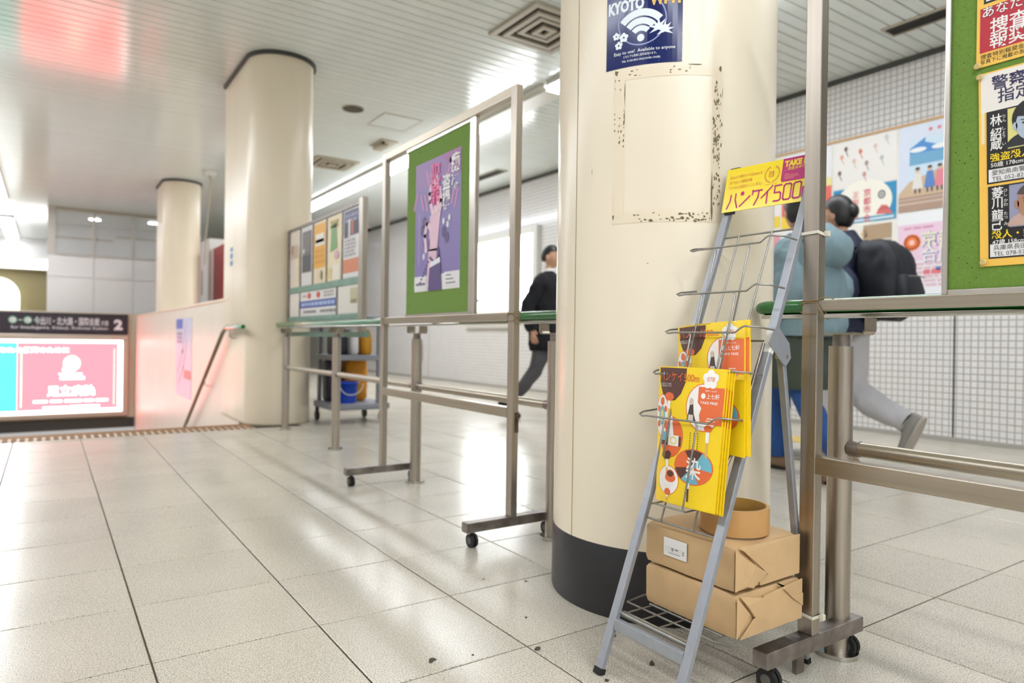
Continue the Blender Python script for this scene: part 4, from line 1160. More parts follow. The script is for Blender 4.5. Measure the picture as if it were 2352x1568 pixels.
def twine(label, x, y, s):
    t = MB(); e = .0016
    a, b_ = .0165+e, .0205+e
    for (dz0, dz1) in ((.010, -.016), (-.018, .012), (.014, .016)):
        pts = []
        for i in range(25):
            q = i/24*2*math.pi
            X_ = max(-a, min(a, a*1.5*math.cos(q))); Y_ = max(-b_, min(b_, b_*1.5*math.sin(q)))
            pts.append((x+X_, y+Y_, .888+dz0+(dz1-dz0)*(.5-.5*math.cos(q))))
        t.tube(pts, .0013, 6)
    t.tube([(x-.017, y+.0, .905), (x-.0195, y-.022, .896), (x-.020, y-.034, .876), (x-.014, y-.036, .862), (x+.018, y-.03, .858)], .0012, 6)
    t.tube([(x-.018, y-.02, .904), (x-.020, y-.036, .9095), (x-.012, y-.05, .909), (x-.005, y-.056, .906)], .0012, 6)
    return tag(obj('twine', t, M['twine'], loc=(x, y, .88)), label, 'twine', 'twine tied round stand posts')
twine('brown twine knotted round the near post at the middle bar', PXN, .965, 1)
twine('brown twine round the right post of the purple poster stand', PXN, Y0, 1)
twine('brown twine round the left post of the purple poster stand', PXN, Y1, -1)
# ================================================================== ceiling fixtures
def luminaire(label, x, y0, y1, lit, group='fluorescent ceiling strips'):
    t = thing('ceiling_light', label, 'ceiling light', (x, (y0+y1)/2, CEIL-.075), group)
    obj('housing', MB().box(x-.15, x+.15, y0+.01, y1-.01, CEIL-.045, CEIL-.001), M['fixture'], t, bev=.006)
    obj('diffuser', MB().box(x-.115, x+.115, y0+.02, y1-.02, CEIL-.072, CEIL-.045), M['strip_on'] if lit else M['strip_off'], t)
ORD = ('first', 'second', 'third', 'fourth', 'fifth', 'sixth', 'seventh', 'eighth', 'ninth', 'tenth', 'eleventh', 'twelfth')
for k in range(6):
    luminaire('lit ceiling strip above the tiled wall, %s from the far end of the long run' % ORD[k], 4.2, 14.3-(k+1)*1.247, 14.3-k*1.247, True)
luminaire('unlit ceiling strip in the gap of the long run near the column', 4.2, 5.45, 6.80, False)
for k in range(4):
    luminaire('lit ceiling strip right of the near column, %s towards the viewer' % ORD[k], 4.2, 5.44-(k+1)*1.3, 5.44-k*1.3, True)
for k in (0, 1, 2, 5, 6, 7, 8, 9, 10, 11):
    luminaire('lit ceiling strip at the far left over the stairs, %s from the corridor end' % ORD[k], -0.78, 22.4-(k+1)*1.25, 22.4-k*1.25, True)
for k in range(7):  # run out of view, added as fill light from the left
    luminaire('unseen fill strip added over the concourse left of the viewer, %s from the viewer' % ORD[k], -1.9, k*1.3, 1.25+k*1.3, True)
for k in range(3):  # unseen run added to brighten the surfaces that face the viewer
    luminaire('unseen fill strip added behind the viewer, %s of its run' % ORD[k], 1.5, -.2-(k+1)*1.3, -.2-k*1.3, True)
for k in range(3):  # another unseen run, added for more frontal fill
    luminaire('unseen fill strip added behind and left of the viewer, %s of its run' % ORD[k], -.6, -.4-(k+1)*1.3, -.4-k*1.3, True)
for k in range(3):  # extra run out of sight, added to lift the column and green board
    luminaire('unseen fill strip added behind the viewer between two others, %s of its run' % ORD[k], .45, -.4-(k+1)*1.3, -.4-k*1.3, True)
for k, (x, y) in enumerate(((.86, 17.9), (2.0, 17.6))):
    t = thing('downlight', ('round white downlight behind the upper windows, nearer the stair corridor', 'round white downlight behind the upper windows, nearer the far column')[k], 'downlight', (x, y, CEIL-.02), 'downlights behind the windows')
    obj('trim_ring', MB().cyl((x, y, CEIL-.012), (x, y, CEIL-.002), .14, 24), M['fixture'], t)
    obj('lens', MB().cyl((x, y, CEIL-.02), (x, y, CEIL-.012), .11, 24), M['strip_on'], t)
# square louvred diffusers
def diffuser(label, x0, x1, y0, y1):
    t = thing('ceiling_vent', label, 'vent', ((x0+x1)/2, (y0+y1)/2, CEIL-.05))
    for k in range(4):
        i = .085*k; z = CEIL-.012-.012*(k % 2)
        a, b_, c, d = x0+i, x1-i, y0+i, y1-i
        w_ = .052 if k == 0 else .045
        m_ = MB().box(a, b_, c, c+w_, z-.016, z+.010).box(a, b_, d-w_, d, z-.016, z+.010).box(a, a+w_, c+w_, d-w_, z-.016, z+.010).box(b_-w_, b_, c+w_, d-w_, z-.016, z+.010)
        obj('louvre', m_, M['vent'], t, bev=.003)
    obj('duct', MB().box(x0+.03, x1-.03, y0+.03, y1-.03, CEIL-.008, CEIL-.001), M['dark'], t)
diffuser('square louvred ceiling vent beside the near column', 3.01, 3.67, 4.17, 4.85)
diffuser('square louvred ceiling vent beyond the purple poster stand', 3.12, 3.74, 9.50, 10.12)
def slot(label, x0, x1, y0, y1):
    t = thing('ceiling_vent', label, 'vent', ((x0+x1)/2, (y0+y1)/2, CEIL-.02))
    obj('frame', MB().box(x0, x1, y0, y0+.02, CEIL-.014, CEIL-.001).box(x0, x1, y1-.02, y1, CEIL-.014, CEIL-.001).box(x0, x0+.02, y0+.02, y1-.02, CEIL-.014, CEIL-.001).box(x1-.02, x1, y0+.02, y1-.02, CEIL-.014, CEIL-.001), M['vent'], t)
    obj('slot', MB().box(x0+.02, x1-.02, y0+.02, y1-.02, CEIL-.006, CEIL-.001), M['dark'], t)
    for k in range(3):
        x = x0+.055+k*(x1-x0-.11)/2
        obj('blade', MB().box(x-.006, x+.006, y0+.02, y1-.02, CEIL-.016, CEIL-.006), M['darktrim'], t)
slot('dark linear ceiling vent near the tiled wall, top right', 5.55, 5.75, 1.4, 2.93)
slot('dark linear ceiling vent above the lit wall panel', 5.54, 5.74, 8.62, 9.6)
# round ceiling speaker, access hatch, sensor, exit fitting
t = thing('ceiling_speaker', 'round dark speaker grille in the ceiling', 'speaker', (2.80, 7.34, CEIL-.012))
obj('rim', MB().cyl((2.80, 7.34, CEIL-.010), (2.80, 7.34, CEIL-.001), .122, 32), M['vent'], t)
obj('grille', MB().cyl((2.80, 7.34, CEIL-.013), (2.80, 7.34, CEIL-.010), .112, 32), mat('grille', srgb(74, 66, 54), 0.7, noise=.2, nscale=300), t)
t = thing('ceiling_hatch', 'square access hatch outlined in the slatted ceiling', 'hatch', (3.38, 7.51, CEIL-.008))
obj('frame', MB().box(3.14, 3.62, 7.25, 7.262, CEIL-.006, CEIL-.001).box(3.14, 3.62, 7.758, 7.77, CEIL-.006, CEIL-.001).box(3.14, 3.152, 7.262, 7.758, CEIL-.006, CEIL-.001).box(3.608, 3.62, 7.262, 7.758, CEIL-.006, CEIL-.001), M['vent'], t)
obj('door', MB().box(3.152, 3.608, 7.262, 7.758, CEIL-.004, CEIL-.001), M['ceil'], t)
t = thing('ceiling_detector', 'beige detector box on the ceiling behind the purple poster stand', 'detector', (3.64, 8.42, CEIL-.06))
obj('plate', MB().box(3.52, 3.76, 8.22, 8.62, CEIL-.012, CEIL-.001), M['vent'], t, bev=.004)
obj('body', MB().box(3.56, 3.68, 8.36, 8.60, CEIL-.06, CEIL-.012), M['vent'], t, bev=.01)
obj('knob', MB().ball((3.58, 8.30, CEIL-.03), .02, n=12, m=8), M['dark'], t)
t = thing('ceiling_sensor', 'small white ceiling box with a thin hanging cable by the stair column', 'sensor', (2.07, 11.45, CEIL-.09))
obj('box', MB().box(1.99, 2.15, 11.37, 11.53, CEIL-.08, CEIL-.001), M['fixture'], t, bev=.008)
obj('stem', MB().cyl((2.07, 11.45, CEIL-.10), (2.07, 11.45, CEIL-.08), .025, 14), M['vent'], t)
obj('cable', MB().tube([(2.08, 11.45, CEIL-.09), (2.09, 11.6, 2.9), (2.10, 11.9, 2.4), (2.12, 12.1, 1.95)], .012, 6), M['vent'], t)

# ================================================================== right wall: poster board
BX = WX-.010
bdm = mat('board_edge', srgb(206, 168, 120), 0.5)
wb = thing('poster_board', 'wide wall-mounted poster board with a light wooden rim', 'poster board', (BX, 3.3, 1.19))
obj('backing', MB().box(BX-.012, BX, 1.95, 4.72, 1.19, 2.735), M['paper'], wb)
obj('rim', MB().box(BX-.022, BX, 1.93, 4.74, 2.735, 2.757).box(BX-.022, BX, 1.93, 1.95, 1.17, 2.735).box(BX-.022, BX, 4.72, 4.74, 1.17, 2.735).box(BX-.022, BX, 1.93, 4.74, 1.17, 1.19), bdm, wb)
def wall_poster(label, y_l, y_r, z0, z1, base, draw):
    t_ = thing('poster', label, 'poster', (BX-.014, (y_l+y_r)/2, z0), 'posters on the wall board')
    obj('sheet', MB().box(BX-.015, BX-.0125, y_r, y_l, z0, z1), ink(*base, .3), t_)
    Pp = Print(plane_fn((BX-.015, y_l, z0), (0, -1, 0), (0, 0, 1), (-1, 0, 0)), .0012)
    draw(Pp, y_l-y_r, z1-z0); Pp.build(t_)
def w_mount(p, w_, h):
    p.rect(.09, .10, w_, h-.12, (206, 226, 240), 1, 'printed_ground')
    p.poly([(.09, .42), (w_, .40), (w_, h-.13), (w_-.18, h-.10), (w_-.40, h-.22), (w_-.55, h-.16), (.22, h-.12), (.09, h-.20)], (70, 140, 208), 2)
    p.rect(.09, .40, w_, .50, (110, 170, 206), 3); 
    for u in (.16, .34, .58): p.ell(u, h-.22, .07, .022, (238, 242, 246), 4, n=14)
    p.poly([(0, .0), (w_, .0), (w_, .38), (.40, .36), (.09, .26), (0, .16)], (206, 180, 146), 3); p.rect(0, 0, w_, .13, (176, 146, 128), 4); p.rect(0, .06, w_, .075, (206, 186, 172), 5); p.rect(0, .10, w_, .108, (206, 186, 172), 5)
    for (u, c) in ((.16, (226, 222, 214)), (.26, (84, 130, 196)), (.34, (222, 132, 146)), (.50, (84, 130, 196)), (.60, (120, 180, 150)), (.70, (226, 222, 214))):
        p.poly([(u-.045, .19), (u+.045, .19), (u+.025, .33), (u-.025, .33)], c, 5); p.ell(u, .35, .020, .024, (226, 190, 160), 5, n=10); p.ell(u, .365, .020, .014, (66, 50, 44), 6, n=10)
        for s in (-.018, .018): p.rect(u+s-.008, .15, u+s+.008, .19, (84, 74, 96), 5)
    for u in (.20, .27): p.ell(u+.06, h-.06, .016, .016, (220, 130, 130), 3, n=10)
wall_poster('blue mountain festival poster at the upper right of the wall board', 3.125, 2.36, 1.975, 2.725, (214, 222, 238), w_mount)
def w_pink(p, w_, h):
    p.rect(0, .33, w_, h-.10, (232, 202, 220), 1, 'printed_ground'); p.rect(0, h-.10, w_, h, (236, 236, 238), 1, 'printed_ground'); p.rect(0, .0, w_, .035, (196, 206, 232), 2)
    for k in range(12): p.ell(.12+.05*math.cos(k*math.pi/6), h-.26+.05*math.sin(k*math.pi/6), .024, .024, (236, 122, 62), 2, n=10)
    p.ell(.12, h-.26, .05, .05, (236, 122, 62), 3); p.ell(.12, h-.26, .024, .024, (240, 200, 190), 4, n=12)
    p.text('京都企業', .20, h-.30, .115, (138, 124, 190), 2, bold=.07); p.text('京都企業', .195, h-.295, .115, (236, 236, 196), 3, bold=.03)
    p.text('合同説明会', .20, h-.43, .115, (138, 124, 190), 2, bold=.07); p.text('合同説明会', .195, h-.425, .115, (236, 234, 226), 3, bold=.03)
    rows(p, .05, .30, h-.15, h-.12, 1, (214, 150, 176)); rows(p, .16, .70, .10, .32, 6, (224, 190, 200)); rows(p, .22, .40, .20, .26, 1, (226, 120, 130), 3)
    p.rect(.32, .24, .36, .27, (110, 120, 190), 3)
wall_poster('pink and white poster with violet outlined lettering on the wall board', 3.125, 2.36, 1.205, 1.960, (234, 234, 238), w_pink)
def w_white(p, w_, h):
    for (u, v, c) in ((.08, .30, (232, 170, 140)), (.12, .37, (120, 92, 84)), (.20, .24, (224, 196, 170)), (.26, .32, (226, 130, 100)), (.32, .20, (170, 150, 140)), (.40, .34, (226, 200, 190)), (.06, .15, (120, 92, 84)), (.30, .10, (206, 150, 140)), (.46, .22, (186, 196, 190)), (.50, .40, (206, 206, 206))):
        p.ell(u, v, .018, .024, c, 2, n=10); p.line([(u, v-.02), (u+.02, v-.07)], .008, c, 2)
wall_poster('white poster scattered with small sketched figures on the wall board', 3.74, 3.145, 2.285, 2.725, (236, 232, 226), w_white)
def w_city(p, w_, h):
    p.ell(w_*.5, h*.55, w_*.44, h*.62, (244, 240, 226), 2, n=40)
    p.rect(0, 0, w_, .05, (90, 160, 190), 3); p.rect(.02, .015, w_-.02, .032, (220, 230, 236), 4)
    p.text('京都市会', w_-.30, .245, .060, (220, 70, 96), 4, vertical=True, bold=.03, lead=1.05)
    p.text('正副議長', w_-.40, .245, .050, (220, 96, 110), 4, vertical=True, bold=.02, lead=1.1)
    for u in (.13, .19): p.rect(u, .07, u+.018, .20, (90, 150, 200), 4)
    p.ell(w_-.13, .235, .035, .040, (120, 116, 122), 4, n=12, hole=.6); p.ell(w_-.13, .235, .014, .016, (150, 146, 150), 5, n=10)
    p.poly([(w_-.18, .06), (w_-.03, .05), (w_-.06, .10), (w_-.08, .13), (w_-.13, .14), (w_-.16, .10)], (214, 110, 104), 4); p.rect(w_-.16, .10, w_-.06, .108, (170, 80, 80), 5)
wall_poster('blue poster with a large cream circle and red upright lettering on the wall board', 3.74, 3.145, 1.935, 2.275, (40, 142, 190), w_city)
def w_low(p, w_, h):
    p.text('さくら', .10, h-.13, .07, (222, 176, 96), 2, bold=.05); p.rect(.30, h-.16, .56, h-.02, (176, 150, 120), 2); p.rect(.18, .22, .56, h-.17, (170, 156, 140), 2)
    for k in range(14): p.ell(.20+.025*k, .26+.06*(k % 4), .02, .026, ((112, 100, 90), (206, 196, 182), (142, 122, 98))[k % 3], 3, n=8)
wall_poster('white poster with brown photographs below the blue one on the wall board', 3.74, 3.145, 1.25, 1.925, (234, 230, 222), w_low)
def w_mix(p, w_, h):
    p.rect(0, .48, w_, .56, (236, 226, 150), 2); p.rect(0, .24, w_, .48, (232, 106, 92), 2); p.rect(.02, .36, w_-.06, .42, (244, 200, 180), 3); p.rect(0, .10, .26, .24, (240, 206, 60), 3)
wall_poster('white, yellow and red poster at the upper left of the wall board', 4.30, 3.76, 1.86, 2.725, (232, 232, 234), w_mix)
def w_pk(p, w_, h):
    p.rect(.0, h-.18, w_, h-.06, (240, 208, 60), 2); p.rect(0, .30, w_, h-.25, (226, 150, 164), 2)
    for k in range(12): p.ell(.05+.10*(k % 4), .20+.13*(k//4), .05, .06, ((228, 120, 140), (240, 226, 226), (150, 88, 92))[k % 3], 3, n=10)
wall_poster('yellow and pink poster at the far left of the wall board', 4.70, 4.32, 1.25, 2.18, (236, 232, 230), w_pk)

# lit white panel on the wall
lp = thing('backlit_billboard', 'backlit white advertising panel in a grey frame on the tiled wall', 'light panel', (WX-.05, 9.6, 1.22))
obj('frame', MB().box(WX-.09, WX, 8.50, 8.62, 1.22, 2.58).box(WX-.09, WX, 10.62, 10.74, 1.22, 2.58).box(WX-.09, WX, 8.62, 10.62, 2.46, 2.58).box(WX-.09, WX, 8.62, 10.62, 1.22, 1.27), mat('panel_frame', srgb(206, 204, 196), 0.35), lp, bev=.01)
obj('lit_face', MB().box(WX-.06, WX-.01, 8.62, 10.62, 1.27, 2.46), mat('panel_lit', (.9, .9, .9), .4, emit=(.93, .98, 1.0), estr=5.0), lp)
obj('faint_print', MB().box(WX-.062, WX-.060, 10.20, 10.30, 1.44, 1.50), ink(150, 170, 220), lp)
obj('sill', MB().box(WX-.06, WX, 9.3, 10.7, .985, 1.065), mat('sill_grey', srgb(200, 198, 190), .4), lp, bev=.006)
t = thing('wall_box', 'small grey switch box low on the tiled wall', 'switch box', (WX-.04, 12.58, .33))
obj('case', MB().box(WX-.07, WX-.004, 12.46, 12.70, .33, .68), mat('box_grey', srgb(186, 182, 172), .5), t, bev=.008)
obj('cover_plate', MB().box(WX-.074, WX-.07, 12.49, 12.67, .37, .64), M['vent'], t, bev=.002)
t = thing('security_camera', 'tiny dark security camera under the ceiling by the tiled wall', 'camera', (6.1, 14.9, 3.25))
obj('body', MB().ball((6.1, 14.9, 3.28), .05, n=14, m=8), M['dark'], t)
obj('mount', MB().cyl((6.1, 14.9, 3.30), (6.1, 14.9, CEIL-.001), .06, 16), M['fixture'], t)

# ================================================================== stair end: direction sign and light box
def glow(name, col, s, sample=True):
    m_ = mat(name, tuple(min(1, c) for c in col), .4, emit=col, estr=s)
    if not sample: m_.cycles.emission_sampling = 'NONE'
    return m_
LBY = 15.86
lb = thing('light_box', 'large backlit pink and teal hospital advertisement at the end of the stairs', 'light box', (-.6, LBY, -.83))
obj('casing', MB().box(-2.7, 1.36, LBY+.02, 15.93, -.85, .775).box(-2.7, 1.36, LBY-.05, LBY+.02, .665, .775).box(-2.7, 1.36, LBY-.05, LBY+.02, -.85, -.755).box(1.27, 1.36, LBY-.05, LBY+.02, -.755, .665), mat('box_steel', srgb(196, 182, 168), .35, metal=.6), lp if False else lb, bev=.012)
obj('white_border', MB().box(-2.6, 1.27, LBY, LBY+.02, -.755, .665), glow('lb_white', (1, 1, 1), 3.5, False), lb)
obj('pink_field', MB().box(-.45, 1.19, LBY-.004, LBY, -.69, .61), glow('lb_pink', (1.0, .062, .076), 4.5), lb)
obj('teal_field', MB().box(-2.5, -.45, LBY-.004, LBY, -.69, .61), glow('lb_teal', (.05, .42, .36), 2.0), lb)
P = Print(plane_fn((0, LBY-.004, 0), (1, 0, 0), (0, 0, 1), (0, -1, 0)), .002)
WG = glow('lb_print', (1, .96, .92), 3.5, False); YG = glow('lb_gold', (1, .62, .42), 2.2, False)
P.text('人と人とあなたの健康のために', -1.35, .43, .085, WG, 1, width=1.71, bold=.05)
P.ell(.41, .21, .14, .15, YG, 1, n=30); P.ell(.36, .09, .11, .08, YG, 1); P.ell(.41, .215, .07, .09, glow('lb_rose', (1, .35, .35), 3, False), 2, n=20, a0=180, a1=360, hole=.7)
P.text('足立病院', .02, -.40, .165, WG, 1, width=.78, bold=.04)
for (a, b_, z, h) in ((.22, .62, -.075, .05), (.20, .58, .005, .02), (-.20, .02, -.52, .04), (.07, .25, -.52, .04), (.30, .58, -.52, .04), (.62, .78, -.52, .04), (.82, 1.02, -.52, .04), (-.05, .35, -.64, .03), (.38, .88, -.63, .03)):
    P.rect(a, z-h/2, b_, z+h/2, WG, 1)
P.rect(-.40, -.62, -.385, .50, YG, 1); P.rect(1.12, -.62, 1.13, .50, YG, 1)
P.build(lb)
ds = thing('direction_sign', 'black direction sign with white lettering and a large 2 above the light box', 'sign', (-.6, 15.85, .785))
obj('panel', MB().box(-2.7, 1.36, 15.84, 15.94, .785, 1.188), mat('sign_black', srgb(44, 34, 46), .35), ds, bev=.006)
P = Print(plane_fn((0, 15.84, 0), (1, 0, 0), (0, 0, 1), (0, -1, 0)), .002)
SW = ink(234, 232, 236)
P.text('2', 1.11, .885, .215, SW, 1, width=.155, bold=.12)
P.text('今出川・北大路・国際会館', -.20, .965, .130, SW, 1, width=1.06, bold=.03)
P.text('方面', .885, .965, .085, SW, 1, width=.13, bold=.02)
P.text('for Imadegawa, Kitaoji, Kokusai Kaikan', -.56, .875, .062, SW, 1, width=1.57, bold=.015)
for x in (-.53, -.30):
    P.ell(x, 1.035, .068, .068, ink(110, 176, 140), 1, n=24); P.ell(x, 1.035, .048, .048, SW, 2, n=20)
P.text('K', -.30, 1.005, .06, ink(80, 150, 110), 3, align='c'); P.text('K', -.53, 1.005, .06, ink(80, 150, 110), 3, align='c')
P.rect(-.445, 1.028, -.385, 1.042, SW, 1)
P.build(ds)
# corridor lit panel and bright pier
t = thing('corridor_light', 'long white lit panel over the far corridor opening', 'light panel', (-1.2, 22.62, 2.5))
obj('casing', MB().box(-3.4, .10, 22.62, 22.69, 2.49, 2.84), M['vent'], t, bev=.01)
obj('lit_face', MB().box(-3.3, .04, 22.60, 22.62, 2.52, 2.79), glow('corridor_lit', (1, 1, 1), 5, False), t)
t = thing('corridor_screen', 'white curved glass screen in the far corridor', 'screen', (-1.15, 22.4, 0))
pr_ = [(-1.9, 0)] + [(-1.1+.5*math.cos(math.radians(a)), 1.75+.5*math.sin(math.radians(a))) for a in range(0, 91, 15)] + [(-1.9, 2.25)]
pr_ = [(-1.9, 0), (-.6, 0)] + pr_[1:]
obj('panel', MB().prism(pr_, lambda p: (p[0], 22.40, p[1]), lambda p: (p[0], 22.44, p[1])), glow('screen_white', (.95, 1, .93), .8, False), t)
obj('foot', MB().box(-1.9, -.6, 22.36, 22.48, 0, .08), M['vent'], t)

# poster on the stair wall
t = thing('poster', 'tall pale blue poster on the stair wall below the parapet', 'poster', (SX-.002, 10.0, -.03))
obj('sheet', MB().box(SX-.004, SX-.001, 9.32, 10.55, -.02, 1.02), ink(206, 206, 226), t)
P = Print(plane_fn((SX-.004, 10.55, -.02), (0, -1, 0), (0, 0, 1), (-1, 0, 0)), .0015)
P.rect(0, .90, .55, 1.03, (84, 112, 190), 1); rows(P, .08, .5, .70, .86, 3, (170, 150, 180)); P.rect(.70, .25, 1.20, .36, (226, 130, 128), 2); P.line([(.25, .15), (.62, .38), (.90, .75)], .05, (222, 170, 176), 1)
P.line([(.15, .30), (.55, .60), (.80, .95)], .07, (178, 184, 220), 1)
P.build(t)

# things standing behind the parapet
t = thing('cabinet', 'tall white cabinet behind the stair parapet', 'cabinet', (2.55, 13.9, 0))
obj('body', MB().box(2.40, 2.75, 13.30, 15.4, 0, 2.55), M['white'], t, bev=.01)
for y in (14.0, 14.7): obj('door_gap', MB().box(2.395, 2.401, y-.01, y+.01, .1, 2.5), M['vent'], t)
obj('handle', MB().box(2.385, 2.40, 13.85, 13.90, 1.55, 2.0), M['vent'], t)
t = thing('display_board', 'dark red display board beside the white cabinet', 'display board', (2.50, 12.9, 0))
obj('panel', MB().box(2.47, 2.51, 12.20, 13.26, .8, 2.36), mat('board_red', srgb(176, 44, 44), .5, noise=.12, nscale=6), t, bev=.006)
obj('leg', MB().box(2.475, 2.505, 12.26, 12.30, 0, .8), M['dsteel'], t); obj('leg', MB().box(2.475, 2.505, 13.16, 13.20, 0, .8), M['dsteel'], t)

# ================================================================== cleaning trolley behind the far stand
gp = mat('trolley_grey', srgb(138, 140, 148), .5, noise=.06, nscale=10)
tx0, tx1, ty0, ty1 = 2.16, 2.64, 6.02, 6.50
tr = thing('cleaning_trolley', 'grey cleaning trolley beside the rounded stair column', 'trolley', (2.4, 6.26, 0))
obj('base_tray', MB().box(tx0-.03, tx1+.05, ty0-.03, ty1+.03, .13, .19), gp, tr, bev=.015)
for x in (tx0, tx1):
    for y in (ty0, ty1):
        obj('caster', MB().cyl((x-.012, y, .045), (x+.012, y, .045), .045, 18).box(x-.014, x+.014, y-.015, y+.015, .06, .13), M['rubber'], tr, bev=.003)
for (x, y) in ((tx0, ty0), (tx0+.02, ty1), (tx1-.06, ty0), (tx1-.06, ty1)):
    obj('upright', MB().box(x-.018, x+.018, y-.018, y+.018, .19, 1.0), gp, tr, bev=.004)
obj('shelf', MB().box(tx0-.02, tx1-.04, ty0-.02, ty1+.02, .585, .635), gp, tr, bev=.008)
obj('top_tray', MB().box(tx0-.02, tx1-.04, ty0-.02, ty1+.02, .93, 1.0), gp, tr, bev=.01)
bkt = thing('bucket', 'blue plastic bucket on the trolley base', 'bucket', (2.31, 6.12, .19))
rg = lambda r, z: [(2.31+r*math.cos(2*math.pi*i/28), 6.12+r*math.sin(2*math.pi*i/28), z) for i in range(28)]
bl = mat('bucket_blue', srgb(24, 70, 190), .35)
obj('pail', MB().loft([rg(.085, .191), rg(.105, .37), rg(.112, .37), rg(.112, .385), rg(.100, .385), rg(.082, .20)], caps=True), bl, bkt)
obj('handle', MB().tube([(2.31+.112*math.cos(a), 6.00, .37-.10*math.sin(a)) for a in [math.pi*i/12 for i in range(13)]], .004, 6), M['fixture'], bkt)
bg = tag(obj('refuse_bag', MB().loft([ell((2.475, 6.375, z), rx, ry, 18, p=3) for z, rx, ry in ((.191, .09, .10), (.22, .115, .13), (.45, .12, .135), (.56, .115, .13), (.58, .10, .12))]), mat('bag_yellow', srgb(226, 150, 30), .5, noise=.1, nscale=18), loc=(2.475, 6.375, .191)), 'yellow bag standing in the trolley behind the bucket', 'bag')
bg2 = tag(obj('refuse_bag', MB().loft([ell((2.26, 6.38, z), rx, ry, 18, p=3) for z, rx, ry in ((.191, .06, .09), (.22, .075, .105), (.48, .08, .11), (.56, .075, .105), (.58, .06, .09))]), mat('bag_dark', srgb(34, 38, 58), .4, noise=.2, nscale=18), loc=(2.26, 6.38, .191)), 'dark bag standing in the trolley beside the yellow one', 'bag')
for k, (x, c, lb_) in enumerate(((2.25, (36, 38, 52), 'dark cloth bundle on the upper trolley shelf'), (2.37, (232, 230, 232), 'white cloth bundle on the upper trolley shelf'), (2.50, (226, 160, 40), 'orange cloth bundle on the upper trolley shelf'))):
    tag(obj('cloth_bundle', MB().loft([ell((x, 6.24, z), rx, ry, 16, p=3.2) for z, rx, ry in ((.636, .045, .15), (.66, .056, .17), (.82, .056, .165), (.87, .045, .14))]), ink(*c), loc=(x, 6.24, .636)), lb_, 'cloth')
mp = thing('mop', 'mop with a pale handle leaning on the trolley', 'mop', (2.73, 6.3, 0))
obj('handle', MB().cyl((2.74, 6.30, .06), (2.74, 6.40, 1.0), .011, 10), M['fixture'], mp)
obj('head', MB().loft([ell((2.74, 6.295, z), r_*.6, r_, 14) for z, r_ in ((.0, .05), (.02, .065), (.07, .05), (.11, .02))]), M['paper'], mp)
# ================================================================== people
SKIN = mat('skin', srgb(206, 160, 132), .55, noise=.04, nscale=20)
def skin_geo(nodes, edges, root=0, sub=1):
    me = bpy.data.meshes.new('tmp'); me.from_pydata([n[0] for n in nodes], edges, [])
    o = bpy.data.objects.new('tmp', me); COL.objects.link(o)
    sk = o.modifiers.new('s', 'SKIN'); sk.use_smooth_shade = True
    for i, n in enumerate(nodes):
        d = me.skin_vertices[0].data[i]; r = n[1]; d.radius = r if isinstance(r, tuple) else (r, r); d.use_root = i == root
    o.modifiers.new('d', 'SUBSURF').levels = sub
    bpy.context.view_layer.update()
    ev = o.evaluated_get(bpy.context.evaluated_depsgraph_get()); m_ = ev.to_mesh()
    V = [tuple(v.co) for v in m_.vertices]; Fs = [tuple(p.vertices) for p in m_.polygons]
    ev.to_mesh_clear(); bpy.data.objects.remove(o); bpy.data.meshes.remove(me)
    return V, Fs
class Fig:
    def __init__(s, loc, ang, sc):
        s.loc, s.sc = Vector(loc), sc; s.c, s.s_ = math.cos(ang), math.sin(ang)
    def w(s, p):                             # local x right, y forward, z up
        x, y, z = p[0]*s.sc, p[1]*s.sc, p[2]*s.sc
        return Vector((s.loc.x+x*s.c-y*s.s_, s.loc.y+x*s.s_+y*s.c, s.loc.z+z))
    def mb(s, mb):
        o = MB(); o.v = [tuple(s.w(p)) for p in mb.v]; o.f, o.sm = mb.f, mb.sm; return o
def head_geo(c, turn=0.0, tilt=0.0):
    """head with jaw, brow, nose, lips and ears, facing +y"""
    mb = MB(); n, m_ = 28, 20; V = []; Fs = []
    for j in range(m_+1):
        t = math.pi*j/m_
        for i in range(n):
            a = 2*math.pi*i/n
            x, y, z = math.sin(t)*math.cos(a), math.sin(t)*math.sin(a), math.cos(t)
            X, Y_, Z = .074*x, .093*y, .112*z
            if z < -.1:
                k = (-.1-z)/.9; X *= 1-.34*k; Y_ = Y_*(1-.22*k)+.020*k; 
            if y > .3: Y_ -= .006*(y-.3)
            f = max(0, y)
            g = lambda px_, pz, s1, s2: math.exp(-((x-px_)/s1)**2-((z-pz)/s2)**2)*f
            Y_ += .022*g(0, -.14, .13, .20) + .012*g(0, -.24, .17, .10)          # nose
            Y_ -= .010*g(.36, .03, .16, .12) + .010*g(-.36, .03, .16, .12)       # eye sockets
            Y_ += .006*g(0, .20, .6, .12)                                         # brow
            Y_ += .007*g(0, -.50, .26, .06) - .006*g(0, -.62, .3, .05) + .010*g(0, -.82, .35, .16)
            V.append((X, Y_, Z))
    for j in range(m_):
        for i in range(n):
            a, b_, c_, d = j*n+i, j*n+(i+1) % n, (j+1)*n+(i+1) % n, (j+1)*n+i
            Fs.append((a, d, c_) if j == 0 else (a, d, b_) if j == m_-1 else (a, d, c_, b_))
    mb.add(V, Fs, True)
    for s in (-1, 1): mb.ball((s*.076, -.008, -.012), .010, .020, .031, 12, 8)
    ca, sa = math.cos(turn), math.sin(turn); ct, st_ = math.cos(tilt), math.sin(tilt)
    def tf(p):
        x, y, z = p; y, z = y*ct-z*st_, y*st_+z*ct
        return (c[0]+x*ca-y*sa, c[1]+x*sa+y*ca, c[2]+z)
    mb.v = [tf(p) for p in mb.v]
    return mb, tf
